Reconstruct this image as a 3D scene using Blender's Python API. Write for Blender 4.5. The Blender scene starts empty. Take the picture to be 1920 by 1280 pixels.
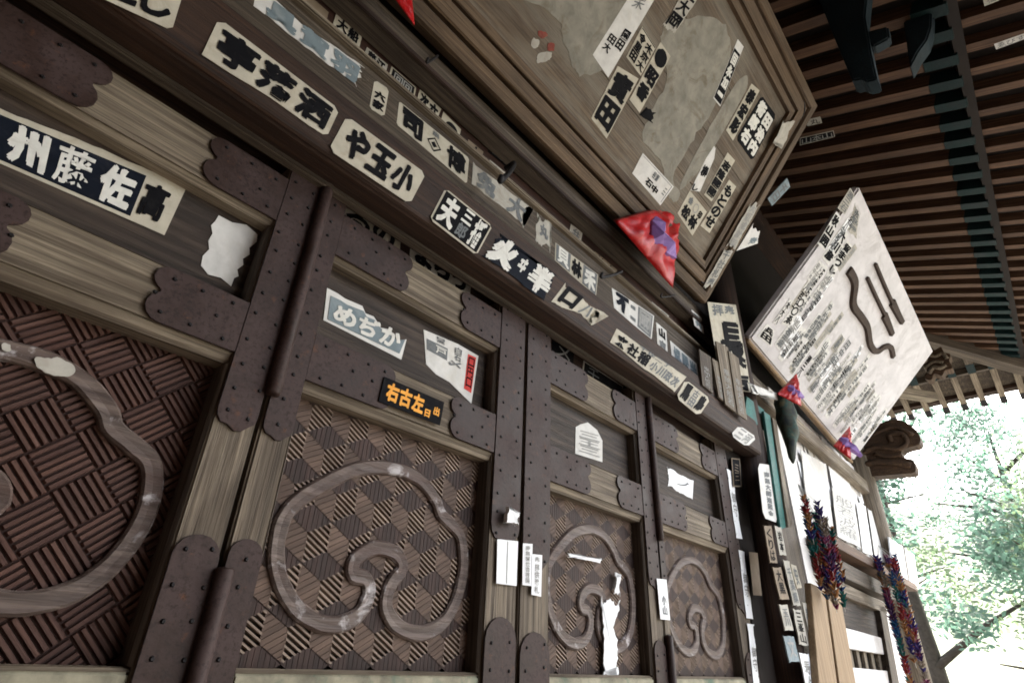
import bpy, bmesh, math, random
from mathutils import Vector, Matrix, noise
random.seed(7)
SC = bpy.context.scene
COL = SC.collection
# ------------------------------------------------------------------ camera
F = 1056.79
AX = Vector((0.65814518, 0.39001196, 0.64399968))     # world X (along the wall) seen by the camera: right, down, forward
AY = Vector((-0.75197794, 0.29840394, 0.58777909))    # world Y (into the wall)
AZ = Vector((0.03706883, -0.87111753, 0.48967351))    # world Z (up)
CAM = Vector((0.0, -1.0, 1.5))                        # door faces lie in the plane y = 0
cd = bpy.data.cameras.new("camera"); cam = bpy.data.objects.new("camera", cd); COL.objects.link(cam)
cd.sensor_fit = 'HORIZONTAL'; cd.sensor_width = 36.0; cd.lens = F / 1920 * 36
cd.clip_start = 0.02; cd.clip_end = 600
rt = Vector((AX[0], AY[0], AZ[0])); up = -Vector((AX[1], AY[1], AZ[1])); bk = -Vector((AX[2], AY[2], AZ[2]))
M = Matrix((rt, up, bk)).transposed().to_4x4(); M.translation = CAM
cam.matrix_world = M
SC.camera = cam
# ------------------------------------------------------------------ sky, sun, exposure
SUN_EL, SUN_ROT = math.radians(44), math.radians(100)
w = bpy.data.worlds.new("World"); SC.world = w; w.use_nodes = True
wn = w.node_tree.nodes; wl = w.node_tree.links
bgn = wn["Background"]
sky = wn.new("ShaderNodeTexSky"); sky.sky_type = 'NISHITA'; sky.sun_disc = False
sky.sun_elevation = SUN_EL; sky.sun_rotation = SUN_ROT; sky.dust_density = 4.0; sky.air_density = 1.0; sky.ozone_density = 1.0
hs = wn.new('ShaderNodeHueSaturation'); hs.inputs['Saturation'].default_value = .5      # thin high cloud
wl.new(sky.outputs[0], hs.inputs['Color']); wl.new(hs.outputs[0], bgn.inputs[0]); bgn.inputs[1].default_value = 0.15
sd = bpy.data.lights.new("sun", 'SUN'); sd.energy = 3.5; sd.angle = math.radians(12); sd.color = (1.0, 0.96, 0.9)
so = bpy.data.objects.new("sun", sd); COL.objects.link(so)
sdir = Vector((math.sin(SUN_ROT) * math.cos(SUN_EL), math.cos(SUN_ROT) * math.cos(SUN_EL), math.sin(SUN_EL)))
so.rotation_euler = sdir.to_track_quat('Z', 'Y').to_euler(); so.location = (0, 0, 30)
SC.view_settings.view_transform = 'Standard'; SC.view_settings.look = 'None'
SC.view_settings.exposure = 2.85; SC.view_settings.gamma = 1.0
SC.render.engine = 'CYCLES'
SC.cycles.filter_width = 1.75; SC.cycles.max_bounces = 8; SC.cycles.diffuse_bounces = 5

# ------------------------------------------------------------------ helpers: pixels to points
def ray(u, v):
    d = Vector((u - 960, v - 640, F))
    return Vector((d.dot(AX), d.dot(AY), d.dot(AZ)))
def onD(u, v, D):                      # point on the upright plane at distance D in front of the camera's wall distance
    r = ray(u, v); return CAM + r * (D / r[1])
def onP(u, v, p0, n):
    r = ray(u, v); return CAM + r * ((p0 - CAM).dot(n) / r.dot(n))
def W(x, D, z):                        # wall coordinates (z from eye height) to world
    return Vector((x, D - 1.0, z + 1.5))

# ------------------------------------------------------------------ materials
MATS = {}
def nt(name):
    m = bpy.data.materials.new(name); m.use_nodes = True; MATS[name] = m
    t = m.node_tree; b = t.nodes["Principled BSDF"]
    return m, t, t.nodes, t.links, b
def coords(t, N, L, scale, rnd=True):
    tc = N.new("ShaderNodeTexCoord"); mp = N.new("ShaderNodeMapping"); mp.inputs['Scale'].default_value = scale
    L.new(tc.outputs['Object'], mp.inputs['Vector'])
    if rnd:
        oi = N.new("ShaderNodeObjectInfo"); ml = N.new("ShaderNodeMath"); ml.operation = 'MULTIPLY'; ml.inputs[1].default_value = 37.0
        L.new(oi.outputs['Random'], ml.inputs[0]); L.new(ml.outputs[0], mp.inputs['Location'])
    return mp.outputs['Vector']
def nz(N, L, vec, scale, detail=5, rough=.6, dist=0):
    n = N.new("ShaderNodeTexNoise"); n.inputs['Scale'].default_value = scale; n.inputs['Detail'].default_value = detail
    n.inputs['Roughness'].default_value = rough; n.inputs['Distortion'].default_value = dist
    L.new(vec, n.inputs['Vector']); return n.outputs['Fac']
def ramp(N, L, fac, stops):
    r = N.new("ShaderNodeValToRGB"); e = r.color_ramp.elements
    while len(e) < len(stops): e.new(0.5)
    for k, (p, c) in enumerate(stops):
        e[k].position = p; e[k].color = (*c, 1) if len(c) == 3 else c
    L.new(fac, r.inputs[0]); return r.outputs[0]
def mix(N, L, fac, a, b, mode='MIX'):
    m = N.new("ShaderNodeMix"); m.data_type = 'RGBA'; m.blend_type = mode
    if isinstance(fac, (int, float)): m.inputs['Factor'].default_value = fac
    else: L.new(fac, m.inputs['Factor'])
    for s, i in ((a, 6), (b, 7)):
        if isinstance(s, tuple): m.inputs[i].default_value = (*s, 1)
        else: L.new(s, m.inputs[i])
    return m.outputs[2]
def bump(N, L, b, h, strength, dist=.01):
    n = N.new("ShaderNodeBump"); n.inputs['Strength'].default_value = strength; n.inputs['Distance'].default_value = dist
    L.new(h, n.inputs['Height']); L.new(n.outputs['Normal'], b.inputs['Normal'])
def wood(name, dark, light, axis='x', grain=75, along=1.6, rough=.72, bmp=.5, blot=None, blotfac=.5, gscale=1.0, rings=.35):
    m, t, N, L, b = nt(name)
    s = [grain] * 3; s['xyz'.index(axis)] = along
    v = coords(t, N, L, s)
    g = nz(N, L, v, 1.6 * gscale, 8, .68, .5)
    c = ramp(N, L, g, [(.36, dark), (.50, tuple((a + c2) / 2 for a, c2 in zip(dark, light))), (.64, light)])
    v2 = coords(t, N, L, [2.2 if k == 'xyz'.index(axis) else 7 for k in range(3)])
    big = nz(N, L, v2, 1.5, 4, .6, .4)
    bf = ramp(N, L, big, [(.35, (0, 0, 0)), (.68, (1, 1, 1))])
    fm = N.new("ShaderNodeMath"); fm.operation = 'MULTIPLY'; fm.inputs[1].default_value = blotfac
    L.new(bf, fm.inputs[0])
    c = mix(N, L, fm.outputs[0], c, blot or tuple(x * .45 for x in dark))
    wv = N.new("ShaderNodeTexWave"); wv.wave_type = 'BANDS'; wv.bands_direction = 'Z' if axis != 'z' else 'X'
    wv.inputs['Scale'].default_value = 1.2 ; wv.inputs['Distortion'].default_value = 5; wv.inputs['Detail'].default_value = 2; wv.inputs['Detail Scale'].default_value = 1.2
    sc = [9.0] * 3; sc['xyz'.index(axis)] = .8
    L.new(coords(t, N, L, sc), wv.inputs['Vector'])
    wf = N.new("ShaderNodeMath"); wf.operation = 'MULTIPLY'; wf.inputs[1].default_value = rings; L.new(wv.outputs['Fac'], wf.inputs[0])
    c = mix(N, L, wf.outputs[0], c, tuple(x * .55 for x in dark))
    L.new(c, b.inputs['Base Color']); b.inputs['Roughness'].default_value = rough
    b.inputs['Specular IOR Level'].default_value = .35
    bump(N, L, b, g, bmp, .006)
    return m
for ax in 'xyz':
    wood('wood_beam_' + ax, (.014, .0055, .0028), (.062, .029, .014), ax, bmp=.6)
    wood('wood_grey_' + ax, (.026, .017, .010), (.155, .122, .086), ax, bmp=.8, blot=(.035, .022, .014), blotfac=.7)
    wood('wood_pale_' + ax, (.070, .050, .032), (.34, .28, .20), ax, bmp=.8, blot=(.07, .048, .030), blotfac=.6)
    wood('wood_rafter_' + ax, (.050, .022, .011), (.16, .085, .044), ax, bmp=.4)
wood('wood_stile', (.048, .033, .021), (.31, .25, .18), 'z', bmp=.8, blot=(.04, .026, .016), blotfac=.7)
wood('wood_red', (.020, .007, .004), (.055, .021, .012), 'x', bmp=.3, blotfac=.3)
wood('wood_board', (.018, .011, .0075), (.085, .060, .044), 'x', grain=34, bmp=.9, rings=.5)
wood('plaque_face', (.060, .040, .024), (.165, .118, .074), 'x', bmp=.8, blot=(.20, .175, .135), blotfac=.85)
wood('wood_plaque_x', (.060, .035, .017), (.20, .132, .074), 'x', bmp=.7, blot=(.03, .018, .010), blotfac=.6)
wood('wood_plaque_y', (.060, .035, .017), (.20, .132, .074), 'y', bmp=.7, blot=(.03, .018, .010), blotfac=.6)
wood('wood_tan', (.20, .13, .07), (.34, .235, .135), 'z', bmp=.2, blotfac=.15, rings=.1)
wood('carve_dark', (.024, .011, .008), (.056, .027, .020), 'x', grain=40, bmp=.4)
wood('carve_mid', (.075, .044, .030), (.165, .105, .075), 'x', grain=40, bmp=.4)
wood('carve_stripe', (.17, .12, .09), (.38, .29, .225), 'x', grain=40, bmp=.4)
wood('carve_ribbon', (.060, .040, .033), (.20, .155, .13), 'x', grain=60, bmp=.8, blot=(.065, .032, .024), blotfac=.8)
_m = MATS['carve_ribbon']; _N, _L = _m.node_tree.nodes, _m.node_tree.links; _b = _N['Principled BSDF']
_c = _b.inputs['Base Color'].links[0].from_socket
_w = nz(_N, _L, coords(_m.node_tree, _N, _L, (1, 1, 1)), 17, 5, .65, .4)
_L.new(mix(_N, _L, ramp(_N, _L, _w, [(.60, (0, 0, 0)), (.70, (.85, .85, .85))]), _c, (.50, .47, .47)), _b.inputs['Base Color']); _b.inputs['Roughness'].default_value = .5
wood('carve_weave', (.050, .019, .013), (.125, .060, .042), 'x', grain=40, bmp=.5)
wood('wood_edge', (.05, .038, .028), (.17, .14, .11), 'z', bmp=.6, blot=(.03, .02, .015), blotfac=.6)
wood('wood_nose', (.035, .017, .008), (.14, .080, .040), 'x', bmp=.8, blotfac=.6)

def iron(name, base, alt, rust):
    m, t, N, L, b = nt(name)
    v = coords(t, N, L, (1, 1, 1))
    a = nz(N, L, v, 9, 6, .65); c = mix(N, L, ramp(N, L, a, [(.38, (0, 0, 0)), (.62, (1, 1, 1))]), base, alt)
    r = nz(N, L, v, 38, 5, .7); c = mix(N, L, ramp(N, L, r, [(.60, (0, 0, 0)), (.74, (.75, .75, .75))]), c, rust)
    d = nz(N, L, v, 120, 3, .7); c = mix(N, L, ramp(N, L, d, [(.35, (.6, .6, .6)), (.5, (0, 0, 0))]), c, tuple(x * .35 for x in base))
    L.new(c, b.inputs['Base Color']); b.inputs['Metallic'].default_value = 0; b.inputs['Specular IOR Level'].default_value = .22
    rr = ramp(N, L, a, [(.3, (.50, .50, .50)), (.7, (.75, .75, .75))]); L.new(rr, b.inputs['Roughness'])
    bump(N, L, b, r, .35, .003)
    return m
iron('iron', (.026, .0125, .0085), (.052, .033, .030), (.12, .045, .016))
iron('iron_black', (.007, .006, .006), (.013, .011, .012), (.03, .015, .009))
iron('copper_teal', (.004, .012, .013), (.006, .022, .022), (.01, .04, .038))
iron('paint_blueblack', (.006, .012, .016), (.012, .024, .030), (.012, .03, .034))
iron('paint_teal', (.020, .095, .085), (.05, .17, .15), (.10, .13, .09))

def plain(name, c, rough=.8, var=.15, scale=14, spec=.3, stain=None, sf=.4, b_=.15):
    m, t, N, L, b = nt(name)
    v = coords(t, N, L, (1, 1, 1))
    a = nz(N, L, v, scale, 6, .65, .3)
    c1 = mix(N, L, ramp(N, L, a, [(.32, (0, 0, 0)), (.68, (1, 1, 1))]), tuple(x * (1 - var) for x in c), tuple(min(1, x * (1 + var * .6)) for x in c))
    if stain:
        s = nz(N, L, v, scale * .55, 5, .7, 1.0)
        c1 = mix(N, L, ramp(N, L, s, [(.52, (0, 0, 0)), (.72, (sf, sf, sf))]), c1, stain)
    L.new(c1, b.inputs['Base Color']); b.inputs['Roughness'].default_value = rough; b.inputs['Specular IOR Level'].default_value = spec
    if b_: bump(N, L, b, a, b_, .004)
    return m
plain('groove_shade_red', (.030, .013, .009), var=.3, b_=0)  # backing of the weave, groove shade put into a dark red
plain('groove_shade', (.012, .008, .006), var=.3, b_=0)  # backing of the cubes, groove shade put into the colour
plain('paper_cream', (.46, .425, .34), stain=(.26, .20, .13), sf=.55, scale=20)
plain('paper_white', (.62, .61, .58), stain=(.50, .46, .38), sf=.4, scale=20)
plain('paper_grey', (.40, .38, .33), stain=(.20, .16, .12), sf=.6, scale=24)
plain('paper_blue', (.17, .215, .235), stain=(.33, .36, .36), sf=.6, scale=22)
plain('paper_new', (.80, .81, .82), var=.05, scale=10)
plain('paper_brown', (.22, .17, .12), stain=(.10, .07, .05), sf=.6, scale=24)
plain('ink', (.0045, .0045, .006), var=.3, rough=.8, scale=60, stain=(.05, .047, .042), sf=.25, spec=.1, b_=0)
plain('ink_grey', (.14, .15, .155), var=.3, scale=60, stain=(.3, .29, .26), sf=.5, b_=0)
plain('ink_faint', (.28, .28, .27), var=.2, scale=60, stain=(.42, .40, .36), sf=.5, b_=0)
plain('ink_navy', (.0065, .009, .016), var=.3, scale=40, stain=(.05, .05, .055), sf=.25, spec=.1, b_=0)
plain('ink_orange', (.80, .36, .055), var=.1, scale=40, b_=0)
plain('ink_red', (.55, .045, .035), var=.2, scale=40, b_=0)
plain('ink_white', (.66, .65, .60), var=.12, scale=40, stain=(.35, .32, .27), sf=.4, b_=0)
plain('ink_redmark', (.22, .045, .03), var=.4, scale=50, stain=(.25, .19, .13), sf=.7, b_=0)
plain('faded_paint', (.235, .22, .18), var=.3, scale=16, stain=(.125, .095, .06), sf=.95)
plain('plaque_white', (.56, .54, .54), var=.14, scale=9, stain=(.33, .31, .30), sf=.7, b_=.3)
plain('bow_brown', (.045, .028, .02), var=.3, scale=30)
plain('void', (.006, .005, .004), rough=1, var=.1, b_=0)  # near black, the unlit interior's darkness put into the colour
plain('wall_dark', (.011, .007, .005), rough=.9, var=.4, scale=5)  # near black, shade of gaps and recesses put into the colour
plain('wall_white', (.70, .68, .66), var=.12, scale=5, stain=(.45, .40, .36), sf=.4)
plain('blotchy', (.27, .25, .18), var=.5, scale=17, stain=(.055, .12, .085), sf=1.0)
plain('ground', (.24, .23, .21), var=.3, scale=.8, stain=(.10, .13, .05), sf=.6)
plain('hill', (.10, .13, .06), var=.4, scale=.3, stain=(.14, .12, .06), sf=.6)
plain('floor_wood', (.06, .045, .035), var=.3, scale=6)
plain('roof_tile', (.10, .10, .10), var=.2, scale=3)
plain('bark', (.045, .035, .026), var=.4, scale=12, b_=.6)
def leafmat(name, c):
    m, t, N, L, b = nt(name)
    v = coords(t, N, L, (1, 1, 1), False); a = nz(N, L, v, 1.3, 3)
    L.new(mix(N, L, ramp(N, L, a, [(.35, (0, 0, 0)), (.65, (1, 1, 1))]), tuple(x * .6 for x in c), tuple(x * 1.35 for x in c)), b.inputs['Base Color'])
    b.inputs['Roughness'].default_value = .6
    tr = N.new("ShaderNodeBsdfTranslucent"); tr.inputs[0].default_value = (*[x * 2.0 for x in c], 1)
    mx = N.new("ShaderNodeMixShader"); mx.inputs[0].default_value = .6
    L.new(b.outputs[0], mx.inputs[1]); L.new(tr.outputs[0], mx.inputs[2]); L.new(mx.outputs[0], N["Material Output"].inputs[0])
leafmat('leaf_a', (.085, .12, .065)); leafmat('leaf_b', (.10, .12, .055)); leafmat('leaf_c', (.065, .115, .085)); leafmat('leaf_d', (.12, .11, .04))
def satin(name, c, c2, rough=.3):
    m, t, N, L, b = nt(name)
    v = coords(t, N, L, (1, 1, 1)); a = nz(N, L, v, 22, 5, .6, 1.2)
    L.new(mix(N, L, ramp(N, L, a, [(.5, (0, 0, 0)), (.6, (1, 1, 1))]), c, c2), b.inputs['Base Color'])
    b.inputs['Roughness'].default_value = rough; b.inputs['Specular IOR Level'].default_value = .35
    bump(N, L, b, nz(N, L, v, 55, 4), .5, .004)
satin('red_satin', (.36, .0008, .0015), (.46, .004, .005), .38)
satin('purple_cloth', (.20, .11, .33), (.27, .16, .40), .6)
m, t, N, L, b = nt('camo_cloth')
L.new(ramp(N, L, nz(N, L, coords(t, N, L, (1, 1, 1)), 14, 3), [(.38, (.006, .012, .012)), (.5, (.03, .035, .02)), (.58, (.012, .045, .04)), (.68, (.12, .11, .06))]), b.inputs['Base Color']); b.inputs['Roughness'].default_value = .85
CR = []
for k, c in enumerate([(.05, .015, .07), (.01, .06, .16), (.01, .11, .10), (.22, .02, .02), (.30, .14, .05), (.03, .02, .12), (.20, .16, .12), (.16, .03, .08)]):
    plain('crane_%d' % k, c, var=.2, scale=40, b_=0); CR.append('crane_%d' % k)

# ------------------------------------------------------------------ helpers: objects
def tag(o, label=None, cat=None, group=None, kind=None):
    if label: o['label'] = label
    if cat: o['category'] = cat
    if group: o['group'] = group
    if kind: o['kind'] = kind
    return o
def empty(name, loc, label=None, cat=None, group=None, rot=None):
    o = bpy.data.objects.new(name, None); COL.objects.link(o); o.location = loc; o.empty_display_size = .1
    if rot is not None: o.rotation_euler = rot
    return tag(o, label, cat, group)
def ploc(p):
    l = Vector((0, 0, 0))
    while p is not None: l = l + p.location; p = p.parent
    return l
def mk(name, verts, faces, mat, parent=None, smooth=False, local=False, bevel=0, mats=None, fm=None, rot=None):
    """one mesh object from world-space vertices (parents are unrotated unless local=True)"""
    verts = [Vector(v) for v in verts]
    lo = Vector([min(v[k] for v in verts) for k in range(3)]); hi = Vector([max(v[k] for v in verts) for k in range(3)])
    c = (lo + hi) / 2
    me = bpy.data.meshes.new(name); ri = rot.transposed() if rot else None
    me.from_pydata([(ri @ (v - c)) if rot else v - c for v in verts], [], faces)
    bm = bmesh.new(); bm.from_mesh(me); bmesh.ops.recalc_face_normals(bm, faces=bm.faces)
    if bevel:
        bmesh.ops.bevel(bm, geom=[e for e in bm.edges if len(e.link_faces) == 2 and e.calc_face_angle(0) > .5], offset=bevel, segments=2, affect='EDGES', clamp_overlap=True)
    bm.to_mesh(me); bm.free()
    for mm in (mats or [mat]): me.materials.append(MATS[mm])
    if fm:
        for p, k in zip(me.polygons, fm): p.material_index = k
    if smooth:
        for p in me.polygons: p.use_smooth = True
    o = bpy.data.objects.new(name, me); COL.objects.link(o)
    o.location = c if (local or parent is None) else c - ploc(parent)
    if rot: o.rotation_euler = rot.to_euler()
    if parent is not None: o.parent = parent
    return o
def inst(name, me, mat, loc, rot, parent):
    o = bpy.data.objects.new(name, me); COL.objects.link(o)
    if mat:
        o.material_slots[0].link = 'OBJECT'; o.material_slots[0].material = MATS[mat]
    o.parent = parent; o.location = Vector(loc) - ploc(parent); o.rotation_euler = rot
    return o
BF = [(0, 1, 2, 3), (7, 6, 5, 4), (0, 4, 5, 1), (1, 5, 6, 2), (2, 6, 7, 3), (3, 7, 4, 0)]
def boxv(x0, x1, y0, y1, z0, z1):
    return [(x0, y0, z0), (x1, y0, z0), (x1, y1, z0), (x0, y1, z0), (x0, y0, z1), (x1, y0, z1), (x1, y1, z1), (x0, y1, z1)]
def box(name, x0, x1, y0, y1, z0, z1, mat, parent=None, bevel=.003, local=False):
    return mk(name, boxv(x0, x1, y0, y1, z0, z1), BF, mat, parent, bevel=bevel, local=local)
def wbox(name, x0, x1, D0, D1, z0, z1, mat, parent=None, bevel=.003):
    return box(name, x0, x1, D0 - 1, D1 - 1, z0 + 1.5, z1 + 1.5, mat, parent, bevel)
def prism(name, pts, off, mat, parent=None, bevel=0, local=False, smooth=False, rot=None):
    """closed outline pts (3-D, planar) pushed along off"""
    n = len(pts); off = Vector(off)
    v = [Vector(p) for p in pts] + [Vector(p) + off for p in pts]
    f = [tuple(range(n)), tuple(range(2 * n - 1, n - 1, -1))] + [(k, (k + 1) % n, n + (k + 1) % n, n + k) for k in range(n)]
    return mk(name, v, f, mat, parent, bevel=bevel, local=local, smooth=smooth, rot=rot)
def tube_data(pts, rad, seg=8, closed=False):
    pts = [Vector(p) for p in pts]; n = len(pts); V = []; Fc = []
    rad = rad if isinstance(rad, (list, tuple)) else [rad] * n
    ref = None
    for i, p in enumerate(pts):
        d = (pts[min(i + 1, n - 1)] - pts[max(i - 1, 0)]).normalized()
        if ref is None: ref = d.orthogonal()
        ref = (ref - d * ref.dot(d)).normalized(); b2 = d.cross(ref)
        for k in range(seg):
            a = 2 * math.pi * k / seg
            V.append(p + (ref * math.cos(a) + b2 * math.sin(a)) * rad[i])
    for i in range(n - 1):
        for k in range(seg):
            k2 = (k + 1) % seg
            Fc.append((i * seg + k, i * seg + k2, (i + 1) * seg + k2, (i + 1) * seg + k))
    Fc.append(tuple(range(seg))[::-1]); Fc.append(tuple((n - 1) * seg + k for k in range(seg)))
    return V, Fc
def tube(name, pts, rad, mat, parent=None, seg=8, smooth=True, local=False):
    V, Fc = tube_data(pts, rad, seg); return mk(name, V, Fc, mat, parent, smooth=smooth, local=local)
def spline(pts, n=6, closed=False):
    P = [Vector(p) for p in pts]; out = []; m = len(P)
    rng = range(m if closed else m - 1)
    for i in rng:
        g = lambda k: P[k % m] if closed else P[max(0, min(m - 1, k))]
        p0, p1, p2, p3 = g(i - 1), g(i), g(i + 1), g(i + 2)
        for k in range(n):
            s = k / n
            out.append(.5 * ((2 * p1) + (p2 - p0) * s + (2 * p0 - 5 * p1 + 4 * p2 - p3) * s * s + (3 * p1 - p0 - 3 * p2 + p3) * s ** 3))
    if not closed: out.append(P[-1])
    return out

# ------------------------------------------------------------------ lettering
GLY = {}
def hsh(t): return sum((i + 3) * ord(c) for i, c in enumerate(t))
def glyph(ch, bold=.03):
    key = (ch, bold)
    if key in GLY: return GLY[key]
    cu = bpy.data.curves.new("t", 'FONT'); cu.body = ch; cu.size = 1; cu.offset = min(bold, .012); cu.resolution_u = 3
    o = bpy.data.objects.new("t", cu); me = o.to_mesh()
    V0 = [(v.co.x, v.co.y) for v in me.vertices]; F0 = [tuple(p.vertices) for p in me.polygons]
    V = []; Fc = []; e = max(0, bold - .012) * 1.25
    for (dx, dy) in ([(0, 0)] if e < .004 else [(e, e * .6), (-e, e * .6), (e * .7, -e), (-e * .7, -e), (0, e)]):
        k0 = len(V); V += [(x + dx, y + dy) for x, y in V0]; Fc += [tuple(i + k0 for i in f) for f in F0]
    o.to_mesh_clear(); bpy.data.objects.remove(o); bpy.data.curves.remove(cu)
    x0 = min(v[0] for v in V); x1 = max(v[0] for v in V); y0 = min(v[1] for v in V); y1 = max(v[1] for v in V)
    if x1 - x0 < .4: x0, x1 = x0 - .2, x1 + .2
    if y1 - y0 < .4: y0, y1 = y0 - .2, y1 + .2
    nv = len(V0)
    GLY[key] = ([((v[0] - x0) / (x1 - x0), (v[1] - y0) / (y1 - y0), (i // nv) * .00009) for i, v in enumerate(V)], Fc)
    return GLY[key]
def bil(q, u, v):                       # q = TL, TR, BR, BL
    tl, tr, br, bl = q
    return bl * (1 - u) * (1 - v) + br * u * (1 - v) + tr * u * v + tl * (1 - u) * v
def outline(tear=(0, 0, 0, 0), rnd=.0, n=26, seed=0, asp=2.0):
    """outline in unit square; tear amount for bottom, right, top, left"""
    R = random.Random(seed); pts = []
    sides = [((0, 0), (1, 0)), ((1, 0), (1, 1)), ((1, 1), (0, 1)), ((0, 1), (0, 0))]
    for s, (a, b) in enumerate(sides):
        k = n if tear[s] > 0 else 2
        ph = R.random() * 50
        for i in range(k):
            f = i / k
            if tear[s] == 0 and rnd > 0: f = (0 + (rnd if s % 2 else rnd / asp)) if i == 0 else 1 - (rnd if s % 2 else rnd / asp)
            u = a[0] + (b[0] - a[0]) * f; v = a[1] + (b[1] - a[1]) * f
            if tear[s] > 0:
                d = tear[s] * (.5 + .9 * noise.noise((f * 3.1 + ph, s, seed * 1.7)) + .35 * noise.noise((f * 13 + ph, s + 5, seed)))
                d = max(0, d) * min(1, 6 * f + .3)
                if s == 0: v += d
                if s == 1: u -= d
                if s == 2: v -= d
                if s == 3: u += d
            pts.append((u, v))
    return pts
def slip(label, quad, plane, paper='paper_cream', cells=(), grounds=(), tear=(0, 0, 0, 0), rnd=0, seed=0, name='paper_slip', cat='paper slip', group='paper slips pasted on the temple front', parent=None, thick=.0012, lift=.0, pts=None, extra=None):
    if callable(plane): q = [plane(*p) for p in quad]
    else: q = [onD(p[0], p[1], plane) for p in quad]
    n = (q[1] - q[3]).cross(q[0] - q[2]); n.normalize()
    if n.dot(CAM - q[0]) < 0: n = -n
    q = [p + n * lift for p in q]
    wq = ((q[1] - q[0]).length + (q[2] - q[3]).length) / 2; hq = max(1e-4, ((q[0] - q[3]).length + (q[1] - q[2]).length) / 2)
    ol = pts or outline(tear, rnd, seed=seed, asp=max(.3, wq / hq))
    P = [bil(q, u, v) for u, v in ol]
    o = prism(name, [p + n * thick for p in P], -n * thick, paper, parent)
    if label and parent is None: tag(o, label, cat, group)
    lay = thick + .0007
    for (u0, v0, u1, v1, g) in grounds:
        cs = [(u0, v0), (u1, v0), (u1, v1), (u0, v1)]
        prism('printed_ground', [bil(q, *c) + n * lay for c in cs], -n * .0004, g, o)
    for (s, rect, ink, dr, bold) in cells:
        u0, v0, u1, v1 = rect; m = len(s); V = []; Fc = []
        for k, ch in enumerate(s):
            if ch == ' ': continue
            if dr == 'h': a = (u0 + (u1 - u0) * (k + .04) / m, v0, u0 + (u1 - u0) * (k + .96) / m, v1)
            else: a = (u0, v1 - (v1 - v0) * (k + .96) / m, u1, v1 - (v1 - v0) * (k + .04) / m)
            gv, gf = glyph(ch, bold)
            o0 = len(V)
            for (x, y, lz) in gv:
                x += .035 * noise.noise((x * 5, y * 5, seed + k * 7.3)); y += .035 * noise.noise((x * 5 + 40, y * 5, seed + k * 3.1))
                V.append(bil(q, a[0] + (a[2] - a[0]) * x, a[1] + (a[3] - a[1]) * y) + n * (lay + .0006 + lz))
            Fc += [tuple(i + o0 for i in f) for f in gf]
        mk('lettering', V, Fc, ink, o)
    return o

# ================================================================== the setting
g = mk('ground', [(-150, -150, -.9), (250, -150, -.9), (250, 150, -.9), (-150, 150, -.9)], [(0, 1, 2, 3)], 'ground'); tag(g, kind='structure')
# wooded slope beyond the yard
HV = []; HF = []; nx, ny = 26, 34
for i in range(nx):
    for j in range(ny):
        x = 22 + i * 2.6; y = -46 + j * 2.8
        h = max(0, (x - 24)) * .34 + 1.6 * noise.noise((x * .08, y * .08, 0)) * min(1, max(0, (x - 23) / 8))
        HV.append((x, y, -1.0 + max(-.2, h)))
for i in range(nx - 1):
    for j in range(ny - 1):
        a = i * ny + j; HF.append((a, a + ny, a + ny + 1, a + 1))
tag(mk('hill', HV, HF, 'hill', smooth=True), kind='structure')
tag(wbox('veranda_floor', -6, 7.2, -.35, 1.3, -1.56, -1.5, 'floor_wood', None, 0), kind='structure')

tag(wbox('shade_floor', -3.5, 3.2, -5.2, -.36, -2.38, -2.2, 'floor_wood', None, 0), kind='structure')  # unseen dark floor, added to cut bounce light on the doors
# ------------------------------------------------------------------ temple hall
TH = empty('temple_hall', (2.5, .4, -.9), 'old weathered wooden temple hall with lintel beams, pillars and exposed eave rafters', 'temple')
X_END = 5.85
PITCH = .394
def roof_z(D): return 2.65 + PITCH * (D + 1.0)          # underside of the rafters, eye-height zero
# carcass behind the doors and above the beams
wbox('light_block_wall', -4, 2.8, 1.30, 1.36, -1.5, 3.4, 'void', TH, 0)  # unseen black wall behind the doors, added to block light
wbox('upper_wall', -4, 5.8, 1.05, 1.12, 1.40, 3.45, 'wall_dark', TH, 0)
wbox('transom_board', -4, 2.86, 1.055, 1.10, .86, 1.38, 'wood_beam_x', TH, .002)
# lintel beam that carries the big paper slips
def profile_x(name, prof, x0, x1, mat, parent, bevel=0):
    return prism(name, [W(x0, d, z) for d, z in prof], (x1 - x0, 0, 0), mat, parent, bevel=bevel)
beam = profile_x('lintel_beam', [(1.03, .957), (.985, .957), (.985, .945), (.925, .945), (.918, .951), (.912, .945), (.905, .948), (.899, .957), (.897, 1.0), (.897, 1.10), (.900, 1.128), (.906, 1.137), (1.03, 1.137)], -4, 2.90, 'wood_beam_x', TH)
wbox('lintel_bead', -4, 2.72, .975, 1.0, .930, .9445, 'wood_grey_x', TH, .003)
wbox('slip_board', -4, 2.86, 1.0, 1.04, 1.138, 1.425, 'wood_grey_x', TH, .002)
wbox('slip_board_foot', -4, 2.86, .975, .998, 1.1385, 1.165, 'wood_grey_x', TH, .006)
wbox('ledge', -4, 2.86, .982, 1.045, 1.4265, 1.447, 'wood_pale_x', TH, .004)
wbox('recessed_board', -4, 2.86, 1.03, 1.048, 1.448, 1.66, 'wood_red', TH, .002)
wbox('upper_rail', -4, 2.86, .962, 1.028, 1.553, 1.66, 'wood_grey_x', TH, .006)
wbox('upper_rail_bead', -4, 2.86, .952, .960, 1.551, 1.574, 'wood_beam_x', TH, .003)
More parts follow.
